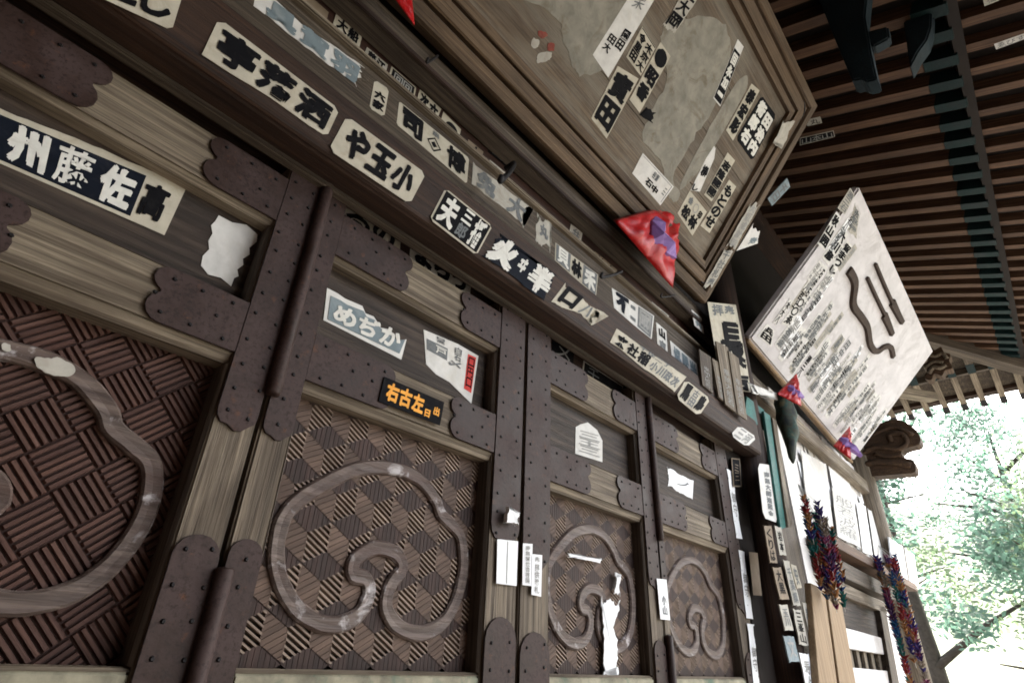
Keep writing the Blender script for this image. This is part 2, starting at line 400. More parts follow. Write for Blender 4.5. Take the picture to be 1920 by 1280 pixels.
# iron hooks on the upper rail
hooks = [((955, 312), (938, 340)), ((1158, 512), (1128, 520)), ((1258, 555), (1240, 557)), ((812, 112), (800, 118))]
for k, (a, bpx) in enumerate(hooks):
    p0 = onD(a[0], a[1], .962); p1 = onD(bpx[0], bpx[1], .90)
    tube('hook', spline([p0 + Vector((0, .02, 0)), p0 + Vector((0, -.02, .0)), (p0 + p1) / 2 + Vector((0, -.02, -.006)), p1, p1 + Vector((0, -.004, .018))], 4), [.0095 if k == 0 else .006 if k == 1 else .004] * 17, 'iron_black', TH, 7)
# pillars
def pillar(x, D, r, z0, z1, mat, name='pillar'):
    n = 28; V = []; Fc = []
    for z in (z0, z1):
        for k in range(n):
            a = 2 * math.pi * k / n; V.append(W(x + r * math.cos(a), D + r * math.sin(a), z))
    Fc = [(k, (k + 1) % n, n + (k + 1) % n, n + k) for k in range(n)] + [tuple(range(n))[::-1], tuple(range(n, 2 * n))]
    o = mk(name, V, Fc, mat, TH)
    for p in o.data.polygons: p.use_smooth = len(p.vertices) == 4
    return o
pillar(2.975, 1.0, .10, -1.5, 2.3, 'wood_beam_z')
pillar(-.46, 1.02, .115, -1.5, 2.9, 'wood_beam_z')
pillar(X_END, 1.0, .115, -1.5, 2.9, 'wood_pale_z')
wbox('door_jamb', 2.685, 2.87, 1.0, 1.09, -1.5, .956, 'wall_dark', TH, .003)  # jamb coloured near black for the shadow between door and pillar
wbox('door_jamb', -.44, -.335, .98, 1.09, -1.5, .956, 'wood_beam_z', TH, .003)
wbox('threshold', -.36, 2.7, .93, 1.2, -1.5, -1.4, 'wood_grey_x', TH, .004)
# second bay: boards, rails, ledges, barred window
for k in range(15):
    x0 = 3.05 + k * .186
    wbox('wall_plank', x0 + .002, x0 + .184, 1.0 + .004 * (k % 3), 1.03, -1.5, 1.62, 'wall_white' if k > 2 else 'wood_grey_z', TH, .002)
# ------------------------------------------------------------------ roof
def quad_beam(name, a, b, wdt, dep, mat, parent, upv=Vector((0, 0, 1))):
    """square timber whose underside runs from a to b"""
    a = Vector(a); b = Vector(b); d = (b - a).normalized(); s = d.cross(upv).normalized() * (wdt / 2); u = s.cross(d).normalized() * dep
    if u.z < 0: u = -u
    V = [a - s, a + s, a + s + u, a - s + u, b - s, b + s, b + s + u, b - s + u]
    R = Matrix((d, s.normalized(), d.cross(s.normalized()))).transposed()
    return mk(name, V, BF, mat, parent, rot=R)
SP = .176; D_KIOI = -.458
def rz2(D): return roof_z(D) + .055
x = -2.2
while x < 7.8:
    Dh = 1.15 if x < X_END else 1.0 - (x - X_END)
    if Dh > D_KIOI + .12:
        jit = random.uniform(-.006, .006)
        quad_beam('rafter', W(x + jit, Dh, roof_z(Dh)), W(x + jit, D_KIOI + .13, roof_z(D_KIOI + .13)), .066, .085, 'wood_rafter_x', TH)
        quad_beam('rafter_cap', W(x + jit, D_KIOI + .128, roof_z(D_KIOI + .128) - .002), W(x + jit, D_KIOI - .01, roof_z(D_KIOI - .01) - .002), .071, .09, 'copper_teal', TH)
    D2 = min(D_KIOI + .1, Dh)
    if D2 > -.95:
        quad_beam('flying_rafter', W(x, D2, rz2(D2)), W(x, -1.06, rz2(-1.06) + .012), .056, .07, 'wood_rafter_x', TH)
    x += SP
# side slope beyond the corner
D = -.94
while D < 3.2:
    xh = X_END - .1 if D > 1.0 else X_END + (1.0 - D)
    fx = lambda x: roof_z(1.0 - (x - X_END))
    if xh < X_END + 1.3:
        quad_beam('side_rafter', W(xh, D, fx(xh)), W(X_END + 1.33, D, fx(X_END + 1.33)), .066, .085, 'wood_grey_x', TH)
        quad_beam('side_rafter_cap', W(X_END + 1.331, D, fx(X_END + 1.331) - .002), W(X_END + 1.46, D, fx(X_END + 1.46) - .002), .071, .09, 'copper_teal', TH)
    x2 = max(xh, X_END + 1.36)
    quad_beam('side_flying_rafter', W(x2, D, fx(x2) + .055), W(X_END + 1.97, D, fx(X_END + 1.97) + .06), .056, .07, 'wood_pale_x', TH)
    quad_beam('side_flying_rafter_cap', W(X_END + 1.971, D, fx(X_END + 1.971) + .058), W(X_END + 2.07, D, fx(X_END + 2.07) + .058), .060, .075, 'iron_black', TH)
    D += SP
# eave boards along the rafter ends, hip rafter, soffits and roof skins
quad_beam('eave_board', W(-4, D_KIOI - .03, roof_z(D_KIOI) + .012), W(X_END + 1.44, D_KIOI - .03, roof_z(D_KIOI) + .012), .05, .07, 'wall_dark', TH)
quad_beam('eave_edge_board', W(-4, -1.0, rz2(-1.0) + .075), W(7.9, -1.0, rz2(-1.0) + .075), .10, .09, 'wood_grey_x', TH)
quad_beam('side_eave_board', W(X_END + 1.49, D_KIOI, roof_z(D_KIOI) + .012), W(X_END + 1.49, 3.3, roof_z(D_KIOI) + .012), .05, .07, 'wood_grey_x', TH)
quad_beam('side_eave_edge_board', W(X_END + 1.95, -1.0, rz2(-.95) + .05), W(X_END + 1.95, 3.4, rz2(-.95) + .05), .12, .10, 'wood_beam_x', TH)
quad_beam('hip_rafter', W(X_END - .1, 1.1, roof_z(1.1) - .13), W(X_END + 2.12, -1.12, roof_z(-1.12) - .10), .13, .22, 'wood_grey_x', TH)
quad_beam('wall_plate', W(-4, .98, roof_z(.98) - .17), W(X_END + .5, .98, roof_z(.98) - .17), .15, .17, 'wood_beam_x', TH)
quad_beam('side_wall_plate', W(X_END, .5, roof_z(.98) - .16), W(X_END, 3.4, roof_z(.98) - .16), .15, .16, 'wood_beam_x', TH)
t_ = .087
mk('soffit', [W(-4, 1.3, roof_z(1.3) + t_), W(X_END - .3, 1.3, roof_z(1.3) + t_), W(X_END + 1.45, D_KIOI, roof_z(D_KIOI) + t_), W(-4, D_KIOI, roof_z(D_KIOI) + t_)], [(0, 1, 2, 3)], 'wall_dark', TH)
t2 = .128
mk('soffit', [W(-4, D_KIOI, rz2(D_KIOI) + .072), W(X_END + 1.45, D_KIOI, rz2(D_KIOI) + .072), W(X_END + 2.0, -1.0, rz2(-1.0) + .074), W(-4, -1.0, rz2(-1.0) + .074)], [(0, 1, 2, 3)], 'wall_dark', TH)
mk('side_soffit', [W(X_END - .3, 1.3, roof_z(1.3) + t_), W(X_END - .3, 3.4, roof_z(1.3) + t_), W(X_END + 1.45, 3.4, roof_z(D_KIOI) + t_), W(X_END + 1.45, D_KIOI, roof_z(D_KIOI) + t_)], [(0, 1, 2, 3)], 'wood_grey_x', TH)
mk('side_soffit', [W(X_END + 1.45, D_KIOI, rz2(D_KIOI) + .072), W(X_END + 1.45, 3.4, rz2(D_KIOI) + .072), W(X_END + 2.0, 3.4, rz2(-1.0) + .074), W(X_END + 2.0, -1.0, rz2(-1.0) + .074)], [(0, 1, 2, 3)], 'wood_grey_x', TH)
hz = .30
mk('roof_covering', [W(-4, -1.05, 2.65 + hz), W(X_END + 2.05, -1.05, 2.65 + hz), W(X_END + 2.05, 3.6, 2.65 + hz), W(X_END - 3.0, 4.0, roof_z(4.0) + hz), W(-4, 4.0, roof_z(4.0) + hz)], [(0, 1, 3, 4), (1, 2, 3)], 'roof_tile', TH)
# unseen roof and pillars before the middle bay, added to shade the doors
mk('shade_roof', [W(-1.6, -1.07, 2.66), W(1.7, -1.07, 2.66), W(1.7, -4.6, 1.35), W(-1.6, -4.6, 1.35), W(-1.6, -1.07, 2.80), W(1.7, -1.07, 2.80), W(1.7, -4.6, 1.69), W(-1.6, -4.6, 1.69)], BF, 'wood_beam_x', TH)
for px_ in (-.46, 1.5):
    wbox('shade_roof_pillar', px_ - .1, px_ + .1, -3.7, -3.5, -2.4, 1.8, 'wood_grey_z', TH, .01)
wbox('shade_screen', -1.66, -1.60, -4.4, .9, -1.5, 2.6, 'wood_beam_z', TH, 0)  # unseen side screen, added to block light from the left
wbox('shade_screen', -1.60, 1.5, -4.5, -4.44, -2.4, 1.5, 'wood_beam_z', TH, 0)  # unseen front screen, added to darken the left doors
# side wall of the hall behind the corner
wbox('side_wall', X_END - .06, X_END + .02, 1.1, 5.0, -1.5, 2.9, 'wood_grey_z', TH, 0)

# ================================================================== doors
HEXW, HEXA = .0948, .0948 / math.sqrt(3)
def rhomb_mesh(n, duty, dep, ch):
    V = []; Fc = []; Lh = math.sqrt(3) * HEXA / 2; S = HEXA / 2; pit = 2 * Lh / n
    e = (1 - duty) / 2
    for k in range(n):
        t0 = -Lh + pit * (k + e); t1 = -Lh + pit * (k + 1 - e); m0 = t0 + pit * ch; m1 = t1 - pit * ch
        w_ = lambda t: S * (1 - abs(t) / Lh) * .99 + .0012
        o0 = len(V)
        V += [(-w_(t0), 0, t0), (w_(t0), 0, t0), (w_(t1), 0, t1), (-w_(t1), 0, t1)]
        V += [(-w_(m0), -dep, m0), (w_(m0), -dep, m0), (w_(m1), -dep, m1), (-w_(m1), -dep, m1)]
        Fc += [tuple(i + o0 for i in f) for f in ((4, 5, 6, 7), (0, 1, 5, 4), (1, 2, 6, 5), (2, 3, 7, 6), (3, 0, 4, 7))]
    me = bpy.data.meshes.new('carved_rhombus'); me.from_pydata(V, [], Fc); me.materials.append(MATS['carve_mid']); return me
RHOMB_DEEP = rhomb_mesh(10, .50, .0095, .06); RHOMB_LOW = rhomb_mesh(9, .97, .0088, .03)
WS = .0640
def weave_mesh():
    V = []; Fc = []; n = 6; h = WS / 2 * .985; pit = 2 * h / n
    for k in range(n):
        t0 = -h + pit * (k + .14); t1 = -h + pit * (k + .86); m0 = t0 + pit * .1; m1 = t1 - pit * .1; o0 = len(V)
        V += [(-h, 0, t0), (h, 0, t0), (h, 0, t1), (-h, 0, t1), (-h + .002, -.0055, m0), (h - .002, -.0055, m0), (h - .002, -.0055, m1), (-h + .002, -.0055, m1)]
        Fc += [tuple(i + o0 for i in f) for f in ((4, 5, 6, 7), (0, 1, 5, 4), (1, 2, 6, 5), (2, 3, 7, 6), (3, 0, 4, 7))]
    me = bpy.data.meshes.new('woven_block'); me.from_pydata(V, [], Fc); me.materials.append(MATS['carve_weave']); return me
WEAVE = weave_mesh()
MOTIF = [(.818, .160), (.796, .130), (.787, .101), (.794, .075), (.827, .049), (.887, .039), (.946, .061), (.984, .111), (1.000, .183), (.985, .250), (.949, .276), (.914, .294), (.894, .321), (.844, .355), (.783, .366), (.723, .359), (.661, .338), (.607, .302), (.556, .258), (.530, .222), (.524, .183), (.531, .140), (.552, .101), (.593, .063), (.650, .043), (.700, .049), (.732, .073), (.742, .108), (.728, .130), (.700, .134), (.693, .152), (.706, .172), (.745, .192), (.798, .187)]
def ribbon(dx, parent, sc=1.0):
    path = spline([Vector((.762 + (x - .762) * sc + dx, .0, z)) for x, z in MOTIF], 5, closed=True)
    prof = [(-1.0, .0), (-.96, -.010), (-.72, -.0145), (0, -.0125), (.72, -.0145), (.96, -.010), (1.0, .0)]
    V = []; Fc = []; n = len(path); m = len(prof); hw = .0165
    for i, p in enumerate(path):
        d = (path[(i + 1) % n] - path[i - 1]).normalized(); s = Vector((-d.z, 0, d.x))
        ww = hw * (1 + .10 * noise.noise((i * .3, dx, 1)))
        for (a, y) in prof: V.append((p.x + s.x * a * ww, .049 + y, p.z + s.z * a * ww + 1.5))
    for i in range(n):
        j = (i + 1) % n
        for k in range(m - 1): Fc.append((i * m + k, i * m + k + 1, j * m + k + 1, j * m + k))
    o = mk('carved_ribbon', V, Fc, 'carve_ribbon', parent)
    return o
def cloud(L, h, n=6):
    """outline of a strap of length L and height h whose far end is cut in two cloud lobes; origin lower left"""
    P = [(0, 0), (L - .34 * h, 0)]
    for k in range(n + 1):
        a = math.radians(-90 + 150 * k / n); P.append((L - .30 * h + .27 * h * math.cos(a), .27 * h + .27 * h * math.sin(a)))
    P.append((L - .17 * h, .555 * h))
    for k in range(n + 1):
        a = math.radians(-60 + 150 * k / n); P.append((L - .22 * h + .22 * h * math.cos(a), .78 * h + .22 * h * math.sin(a)))
    P.append((0, h))
    return P
def nails(parent, pts, r=.0042, y=-.0042):
    V = []; Fc = []
    for (x, z) in pts:
        o0 = len(V)
        for k in range(6):
            a = math.pi / 3 * k; V.append((x + r * math.cos(a), y, z + r * math.sin(a) + 1.5))
        for k in range(6):
            a = math.pi / 3 * k; V.append((x + r * .6 * math.cos(a), y - .003, z + r * .6 * math.sin(a) + 1.5))
        Fc += [(o0 + k, o0 + (k + 1) % 6, o0 + 6 + (k + 1) % 6, o0 + 6 + k) for k in range(6)] + [tuple(o0 + 6 + k for k in range(6))]
    if V: tag(mk('nail_heads', V, Fc, 'iron_black', parent), kind='stuff')
def strap(root, x, z, L, h, side):
    """rail strap starting at x (outer end) and running inward; side=+1 to the right, -1 to the left"""
    P = cloud(L, h)
    o = prism('iron_strap', [(x + side * a, -.004, z + b + 1.5) for a, b in P], (0, .0045, 0), 'iron', root, bevel=.0008)
    R = random.Random(int(x * 1000 + z * 77)); pts = []
    k = .03
    while k < L - .02:
        for f in (.16, .84): pts.append((x + side * (k + R.uniform(-.004, .004)), z + h * f + R.uniform(-.003, .003)))
        if R.random() < .5: pts.append((x + side * (k + .02), z + h * .5 + R.uniform(-.01, .01)))
        k += .052
    nails(o, pts)
def stile_strap(root, x0, x1, z0, z1, top=False, bottom=False):
    wd = x1 - x0; P = []
    if bottom:
        for k in range(9):
            a = math.pi + math.pi * k / 8; P.append(((x0 + x1) / 2 + wd / 2 * math.cos(a), z0 + wd * .45 + wd * .45 * math.sin(a) * (1.0 if k % 3 else .8)))
    else: P += [(x0, z0), (x1, z0)]
    if top:
        for k in range(9):
            a = math.pi * k / 8; P.append(((x0 + x1) / 2 + wd / 2 * math.cos(a), z1 - wd * .45 + wd * .45 * math.sin(a)))
    else: P += [(x1, z1), (x0, z1)]
    o = prism('iron_strap', [(a, -.0052, b + 1.5) for a, b in P], (0, .0052, 0), 'iron', root, bevel=.0008)
    R = random.Random(int(x0 * 999 + z0 * 31)); pts = []; z = z0 + .03
    while z < z1 - .02:
        for f in ((.2, .8) if wd > .07 else (.5,)):
            pts.append((x0 + wd * f + R.uniform(-.004, .004), z + R.uniform(-.006, .006)))
        z += .05
    nails(o, pts, y=-.0054)
DOORS = []
def door(x0, x1, o0, o1, label, pattern, hinge, z_top=.905, zm0=.470, zm1=.579, zt0=.785, zb=-.036, dz=0):
    root = empty('door_leaf', W((x0 + x1) / 2, 1.0, -1.4), label, 'door', 'panelled leaves of the temple doorway')
    T = .070; g = .0025
    for a, bb in ((x0 + g, o0), (o1, x1 - g)):
        wbox('stile', a, bb, 1.0, 1.0 + T, -1.395, .955, 'wood_stile', root, .004)
    for za, zb_ in ((zt0, z_top), (zm0, zm1)):
        wbox('rail', o0 + .0005, o1 - .0005, 1.002, 1.0 + T, za, zb_, 'wood_pale_x', root, .004)
    wbox('rail', o0 + .0005, o1 - .0005, 1.002, 1.0 + T, zb - .11, zb, 'blotchy', root, .004)
    wbox('rail', o0 + .0005, o1 - .0005, 1.002, 1.0 + T, -1.39, -1.25, 'wood_grey_x', root, .004)
    wbox('lower_board', o0 - .01, o1 + .01, 1.052, 1.062, -1.26, zb - .1, 'wood_board', root, 0)
    wbox('upper_board', o0 - .01, o1 + .01, 1.040, 1.050, zm1 - .01, zt0 + .01, 'wood_board', root, 0)
    # worn mouldings round the two openings; reveal shade coloured into the side strips
    for (za, zb_, tp) in ((zb, zm0, .020), (zm1, zt0, .011)):
        for nm, P in (('moulding', [(1.003, zb_), (1.013, zb_ - tp), (1.05, zb_ - tp), (1.05, zb_)]), ('moulding', [(1.004, za), (1.05, za), (1.05, za + .006), (1.016, za + .006)])):
            prism(nm, [W(o0 + .0006, d, c) for d, c in P], (o1 - o0 - .0012, 0, 0), 'wood_pale_x', root)
        for xx, sg in ((o0, 1), (o1, -1)):
            prism('moulding', [W(xx, 1.002, za + .007), W(xx + sg * .005, 1.010, za + .007), W(xx + sg * .005, 1.05, za + .007), W(xx, 1.05, za + .007)], (0, 0, zb_ - tp - za - .008), 'wood_edge', root)
    # carved panel
    pan = wbox('carved_panel', o0 - .02, o1 + .02, 1.0525, 1.066, zb - .02, zm0 + .02, 'groove_shade', root, 0)
    if pattern == 'weave': pan.data.materials[0] = MATS['groove_shade_red']
    ys = .0525
    if pattern == 'cubes':
        dx = (o0 + o1) / 2 - .7615
        r0 = .224 - HEXA / 2
        for j in range(-4, 5):
            zc = r0 + j * HEXA * 1.5
            for i in range(-6, 7):
                xc = .7735 + dx + (i + (.5 if j % 2 else 0)) * HEXW
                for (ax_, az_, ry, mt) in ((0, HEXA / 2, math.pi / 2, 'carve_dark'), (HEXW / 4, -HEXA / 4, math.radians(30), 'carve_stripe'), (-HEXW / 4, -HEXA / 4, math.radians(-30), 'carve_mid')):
                    px_, pz_ = xc + ax_, zc + az_
                    if o0 - .02 < px_ < o1 + .02 and zb - .025 < pz_ < zm0 + .02:
                        inst('carved_block', RHOMB_DEEP if mt == 'carve_stripe' else RHOMB_LOW, mt, (px_, ys, pz_ + 1.5), (0, ry, 0), pan)
    else:
        q = WS * math.sqrt(2)
        for j in range(-14, 15):
            for i in range(-14, 15):
                px_ = .079 + (i + j) * q / 2; pz_ = .4115 + (j - i) * q / 2
                if o0 - .03 < px_ < o1 + .03 and zb - .03 < pz_ < zm0 + .03:
                    inst('carved_block', WEAVE, None, (px_, ys, pz_ + 1.5), (0, math.radians(-45 if (i + j) % 2 == 0 else 45), 0), pan)
    ribbon((o0 + o1) / 2 - .7615, pan, min(1, (o1 - o0) / .553))
    # iron straps
    for (za, zb_) in ((zm0 + .001, zm1 - .001), (zt0 + .001, z_top - .001)):
        strap(root, o0 - .002, za, .215, zb_ - za, 1); strap(root, o1 + .002, za, .165, zb_ - za, -1)
    DOORS.append(root)
    return root
d1 = door(-.326, .4165, -.216, .337, 'leftmost door leaf with woven-pattern carved panel and long white-on-black slip', 'weave', 1)
d2 = door(.4195, 1.155, .485, 1.038, 'door leaf with cube-pattern carved panel and orange-lettered black slip on its rail', 'cubes', -1)
d3 = door(1.160, 1.8985, 1.282, 1.812, 'door leaf whose carved panel has white peeling paper and house-shaped slip above', 'cubes', 1, zm0=.452, zm1=.562, zt0=.765, z_top=.885)
d4 = door(1.9015, 2.675, 1.948, 2.537, 'farthest right door leaf beside the dark pillar, torn white square on its upper board', 'cubes', -1, zm0=.452, zm1=.562, zt0=.765, z_top=.885)
# stile straps: (door, x0, x1, z0, z1, rounded top, rounded bottom)
for (d, a, bb, z0, z1, tp, bt) in ((d1, .339, .412, .33, .953, 0, 1), (d1, .339, .412, -1.2, .155, 1, 0), (d2, .424, .483, .335, .953, 0, 1), (d2, .424, .483, -1.2, .16, 1, 0),
        (d2, 1.042, 1.150, .245, .953, 0, 1), (d2, 1.042, 1.150, -1.2, .085, 1, 0), (d3, 1.165, 1.280, .20, .953, 0, 1), (d3, 1.165, 1.280, -1.2, .06, 1, 0),
        (d3, 1.816, 1.894, .22, .953, 0, 1), (d3, 1.816, 1.894, -1.2, .07, 1, 0), (d4, 1.906, 1.945, .24, .953, 0, 1), (d4, 1.906, 1.945, -1.2, .09, 1, 0),
        (d4, 2.541, 2.670, .20, .953, 0, 1), (d4, 2.541, 2.670, -1.2, .06, 1, 0)):
    stile_strap(d, a, bb, z0, z1, tp, bt)
for d, x, zt in ((d2, .4235, .414), (d2, .4235, None), (d4, 1.9055, .384), (d4, 1.9055, None)):
    z0, z1 = (zt, .952) if zt else (-1.2, .11 if x < 1 else .085)
    n = 12; V = []; Fc = []
    for z in (z0, z0 + .004, z1 - .004, z1):
        rr = .013 if z in (z0, z1) else .015
        for k in range(n):
            a = 2 * math.pi * k / n; V.append(W(x + rr * math.cos(a), .990 + rr * math.sin(a), z))
    for i in range(3):
        Fc += [(i * n + k, i * n + (k + 1) % n, (i + 1) * n + (k + 1) % n, (i + 1) * n + k) for k in range(n)]
    Fc += [tuple(range(n))[::-1], tuple(range(3 * n, 4 * n))]
    mk('hinge_barrel', V, Fc, 'iron', d, smooth=True)

# ================================================================== the two big plaques
def frame_xyz(p0, ex, ey):
    ex = ex.normalized(); ey = (ey - ex * ey.dot(ex)).normalized(); return ex, ey, ex.cross(ey)
# plaque 1: lower right corner and lean
B1 = W(2.485, .92, 1.652); E1 = Vector((0, -math.sin(math.radians(38.53)), math.cos(math.radians(38.53))))
ex1, ey1, ez1 = frame_xyz(B1, Vector((1, 0, 0)), E1)        # ez1 = ex x ey
if ez1.dot(CAM - B1) < 0: ez1 = -ez1
R1 = Matrix((ex1, ey1, ex1.cross(ey1))).transposed()
L1, H1 = 2.52, 1.205
def Q1(u, v, w_=0): return B1 + ex1 * (u - L1) + ey1 * v + ez1 * w_    # u from the left end, v up, w out of the face
PL1 = empty('votive_plaque', Q1(L1 / 2, 0, 0), 'large leaning wooden plaque with thick moulded frame, brown face covered in paper slips', 'plaque')
def slab1(name, u0, u1, v0, v1, w0, w1, mat, bevel=.004, parent=PL1):
    V = [Q1(u0, v0, w0), Q1(u1, v0, w0), Q1(u1, v1, w0), Q1(u0, v1, w0), Q1(u0, v0, w1), Q1(u1, v0, w1), Q1(u1, v1, w1), Q1(u0, v1, w1)]
    return mk(name, V, BF, mat, parent, bevel=bevel, rot=R1)
nb = 4
for k in range(nb):
    v0 = .16 + k * (H1 - .32) / nb; v1 = .16 + (k + 1) * (H1 - .32) / nb
    slab1('panel_board', .1, L1 - .1, v0 + .0008, v1 - .0008, -.05, -.022, 'plaque_face', .0015)
# frame: mitred moulding rings, from the outside in
def ring1(name, a, bb, prof, mats=('wood_plaque_x', 'wood_plaque_y')):
    """prof: list of (inset, w) across the moulding; four mitred members"""
    for s in range(4):
        V = []
        for (ins, w_) in prof:
            c = [(ins, ins), (L1 - ins, ins), (L1 - ins, H1 - ins), (ins, H1 - ins)]
            V += [Q1(*c[s], w_), Q1(*c[(s + 1) % 4], w_)]
        n = len(prof); Fc = [(2 * k, 2 * k + 1, 2 * k + 3, 2 * k + 2) for k in range(n - 1)] + [(2 * n - 2, 2 * n - 1, 1, 0), tuple(range(0, 2 * n, 2)), tuple(range(1, 2 * n, 2))]
        mk(name, V, Fc, mats[s % 2], PL1, rot=R1)
ring1('outer_frame', 0, 0, [(.0, -.055), (.0, .0), (.008, .012), (.048, .014), (.053, .006), (.056, -.020), (.066, -.020), (.066, -.055)])
ring1('frame_moulding', 0, 0, [(.068, -.055), (.068, .004), (.074, .010), (.120, .004), (.122, -.020), (.132, -.020), (.132, -.055)])
ring1('inner_frame', 0, 0, [(.134, -.055), (.134, -.002), (.138, .001), (.166, -.003), (.170, -.030), (.178, -.030), (.178, -.055)])
# notched corner lines, groove shade drawn as dark tubes
for cu, cv, su, sv in ((L1, 0, -1, 1), (L1, H1, -1, -1)):
    arc = [(cu + su * (.128 + .058 * math.cos(a)), cv + sv * (.128 + .058 * math.sin(a))) for a in [math.radians(k * 15) for k in range(12, 19)]]
    tube('corner_shade_line', [Q1(u, v, .008) for u, v in arc], .0045, 'iron_black', PL1, 6)
PP1 = lambda u, v: onP(u, v, B1 + ez1 * -.0215, ez1)
FP1 = lambda u, v: onP(u, v, B1 + ez1 * .0145, ez1)
# faded paint left on the face
def patch(name, px, pl, mat, parent, n, th=.0006):
    P = [pl(*p) for p in px]; P = spline(P, 7, closed=True); c_ = sum(P, Vector()) / len(P); am = .10 * min((p - c_).length for p in P) + .004
    P = [p + (p - c_).normalized() * am * (noise.noise(p * 45) + .7 * noise.noise(p * 130)) for p in P]
    return prism(name, [p + n * th for p in P], -n * th, mat, parent)
patch('faded_paint', [(985, -10), (1020, 15), (1050, 45), (1062, 90), (1075, 130), (1100, 140), (1150, 110), (1200, 10), (1210, -20)], PP1, 'faded_paint', PL1, ez1)
patch('faded_paint', [(1240, 60), (1300, 30), (1350, 40), (1370, 90), (1345, 190), (1300, 260), (1262, 330), (1275, 360), (1268, 375), (1250, 362), (1238, 300), (1205, 260), (1215, 220), (1250, 150)], PP1, 'faded_paint', PL1, ez1)
patch('faded_paint', [(1385, 150), (1400, 165), (1330, 290), (1285, 350), (1278, 340), (1330, 240)], PP1, 'faded_paint', PL1, ez1, .0008)
for px in ([(1008, 58), (1022, 60), (1026, 68), (1014, 72)], [(1028, 82), (1040, 84), (1038, 96), (1026, 94)]):
    patch('red_ink_mark', px, PP1, 'ink_redmark', PL1, ez1, .0012)
for px in ([(1010, 100), (1034, 98), (1030, 112), (1008, 118)], [(1000, 72), (1012, 76), (1008, 90), (996, 86)]):
    patch('faded_paint', px, PP1, 'paper_grey', PL1, ez1, .0010)
# plaque 2
bl2, br2, tl2 = onD(1405, 635, .9), onD(1600, 865, .9), None
r_ = ray(1605, 335); tl2 = CAM + r_ * (bl2.x / r_.x)
ex2, ey2, ez2 = frame_xyz(bl2, br2 - bl2, tl2 - bl2)
if ez2.dot(CAM - bl2) < 0: ez2 = -ez2
R2 = Matrix((ex2, ey2, ex2.cross(ey2))).transposed()
L2, H2 = (br2 - bl2).length, 1.115
def Q2(u, v, w_=0): return bl2 + ex2 * u + ey2 * v + ez2 * w_
PL2 = empty('bow_plaque', Q2(L2 / 2, 0, 0), 'leaning whitish plaque bearing a dark bow and two arrows, crowded with pasted slips', 'plaque')
def slab2(name, u0, u1, v0, v1, w0, w1, mat, bevel=.006, parent=PL2):
    V = [Q2(u0, v0, w0), Q2(u1, v0, w0), Q2(u1, v1, w0), Q2(u0, v1, w0), Q2(u0, v0, w1), Q2(u1, v0, w1), Q2(u1, v1, w1), Q2(u0, v1, w1)]
    return mk(name, V, BF, mat, parent, bevel=bevel, rot=R2)
slab2('board', .002, L2 - .002, .002, H2 - .002, -.055, 0, 'plaque_white', .012)
slab2('back_batten', .1, L2 - .1, .2, .28, -.09, -.056, 'wood_beam_x'); slab2('back_batten', .1, L2 - .1, .8, .88, -.09, -.056, 'wood_beam_x')
slab2('lower_edge', .0, L2, -.022, .0, -.055, .004, 'wood_tan')
PP2 = lambda u, v: onP(u, v, bl2 + ez2 * .0005, ez2)
def relief(name, px, wdt, parent=PL2, mat='bow_brown', hgt=.018):
    P = spline([onP(u, v, bl2 + ez2 * .001, ez2) for u, v in px], 6); V = []; Fc = []; n = len(P)
    for i, p in enumerate(P):
        d = (P[min(i + 1, n - 1)] - P[max(0, i - 1)]).normalized(); s = ez2.cross(d); ww = wdt[0] + (wdt[1] - wdt[0]) * i / (n - 1)
        V += [p - s * ww, p - s * ww * .8 + ez2 * hgt, p + s * ww * .8 + ez2 * hgt, p + s * ww]
    for i in range(n - 1):
        Fc += [(i * 4 + k, i * 4 + k + 1, i * 4 + k + 5, i * 4 + k + 4) for k in range(3)]
    Fc += [(0, 1, 2, 3), tuple((n - 1) * 4 + k for k in (3, 2, 1, 0))]
    return mk(name, V, Fc, mat, parent)
relief('bow', [(1590, 506), (1601, 530), (1598, 570), (1612, 592), (1624, 612), (1630, 645), (1642, 658), (1656, 650), (1668, 650), (1673, 668)], (.030, .020))
relief('arrow', [(1639, 494), (1655, 532), (1672, 570)], (.010, .012)); relief('arrow_fletching', [(1671, 566), (1680, 585), (1690, 604)], (.030, .020))
relief('arrow', [(1624, 520), (1640, 555), (1658, 592)], (.010, .012)); relief('arrow_fletching', [(1656, 590), (1664, 608), (1671, 626)], (.030, .020))

# ================================================================== paper slips
GA = 'paper slips along the lintel beam'; GB = 'paper slips on the board above the lintel beam'; GC = 'small slips on the recessed upper board'
GP = 'paper slips on the framed plaque'; GD = 'papers pasted on the doors'
BD = .8965
slip('cream slip at the top left of the beam ending in a hooked brush stroke', [(150, -105), (345, -18), (322, 58), (120, -35)], BD, cells=[('とし', (.3, .1, .95, .85), 'ink', 'h', .03)], seed=1, group=GA, rnd=.08)
slip('cream slip on the lintel beam reading 亭落洒 in heavy black brush characters', [(410, 35), (636, 206), (612, 258), (378, 103)], BD, cells=[('亭落洒', (.04, .10, .97, .92), 'ink', 'h', .045)], rnd=.12, seed=2, tear=(.07, 0, 0, 0), group=GA)
slip('clean cream slip on the lintel beam reading や玉小 in black brush characters', [(650, 218), (798, 326), (768, 383), (616, 281)], BD, cells=[('や玉小', (.07, .10, .94, .90), 'ink', 'h', .045)], rnd=.1, seed=3, group=GA)
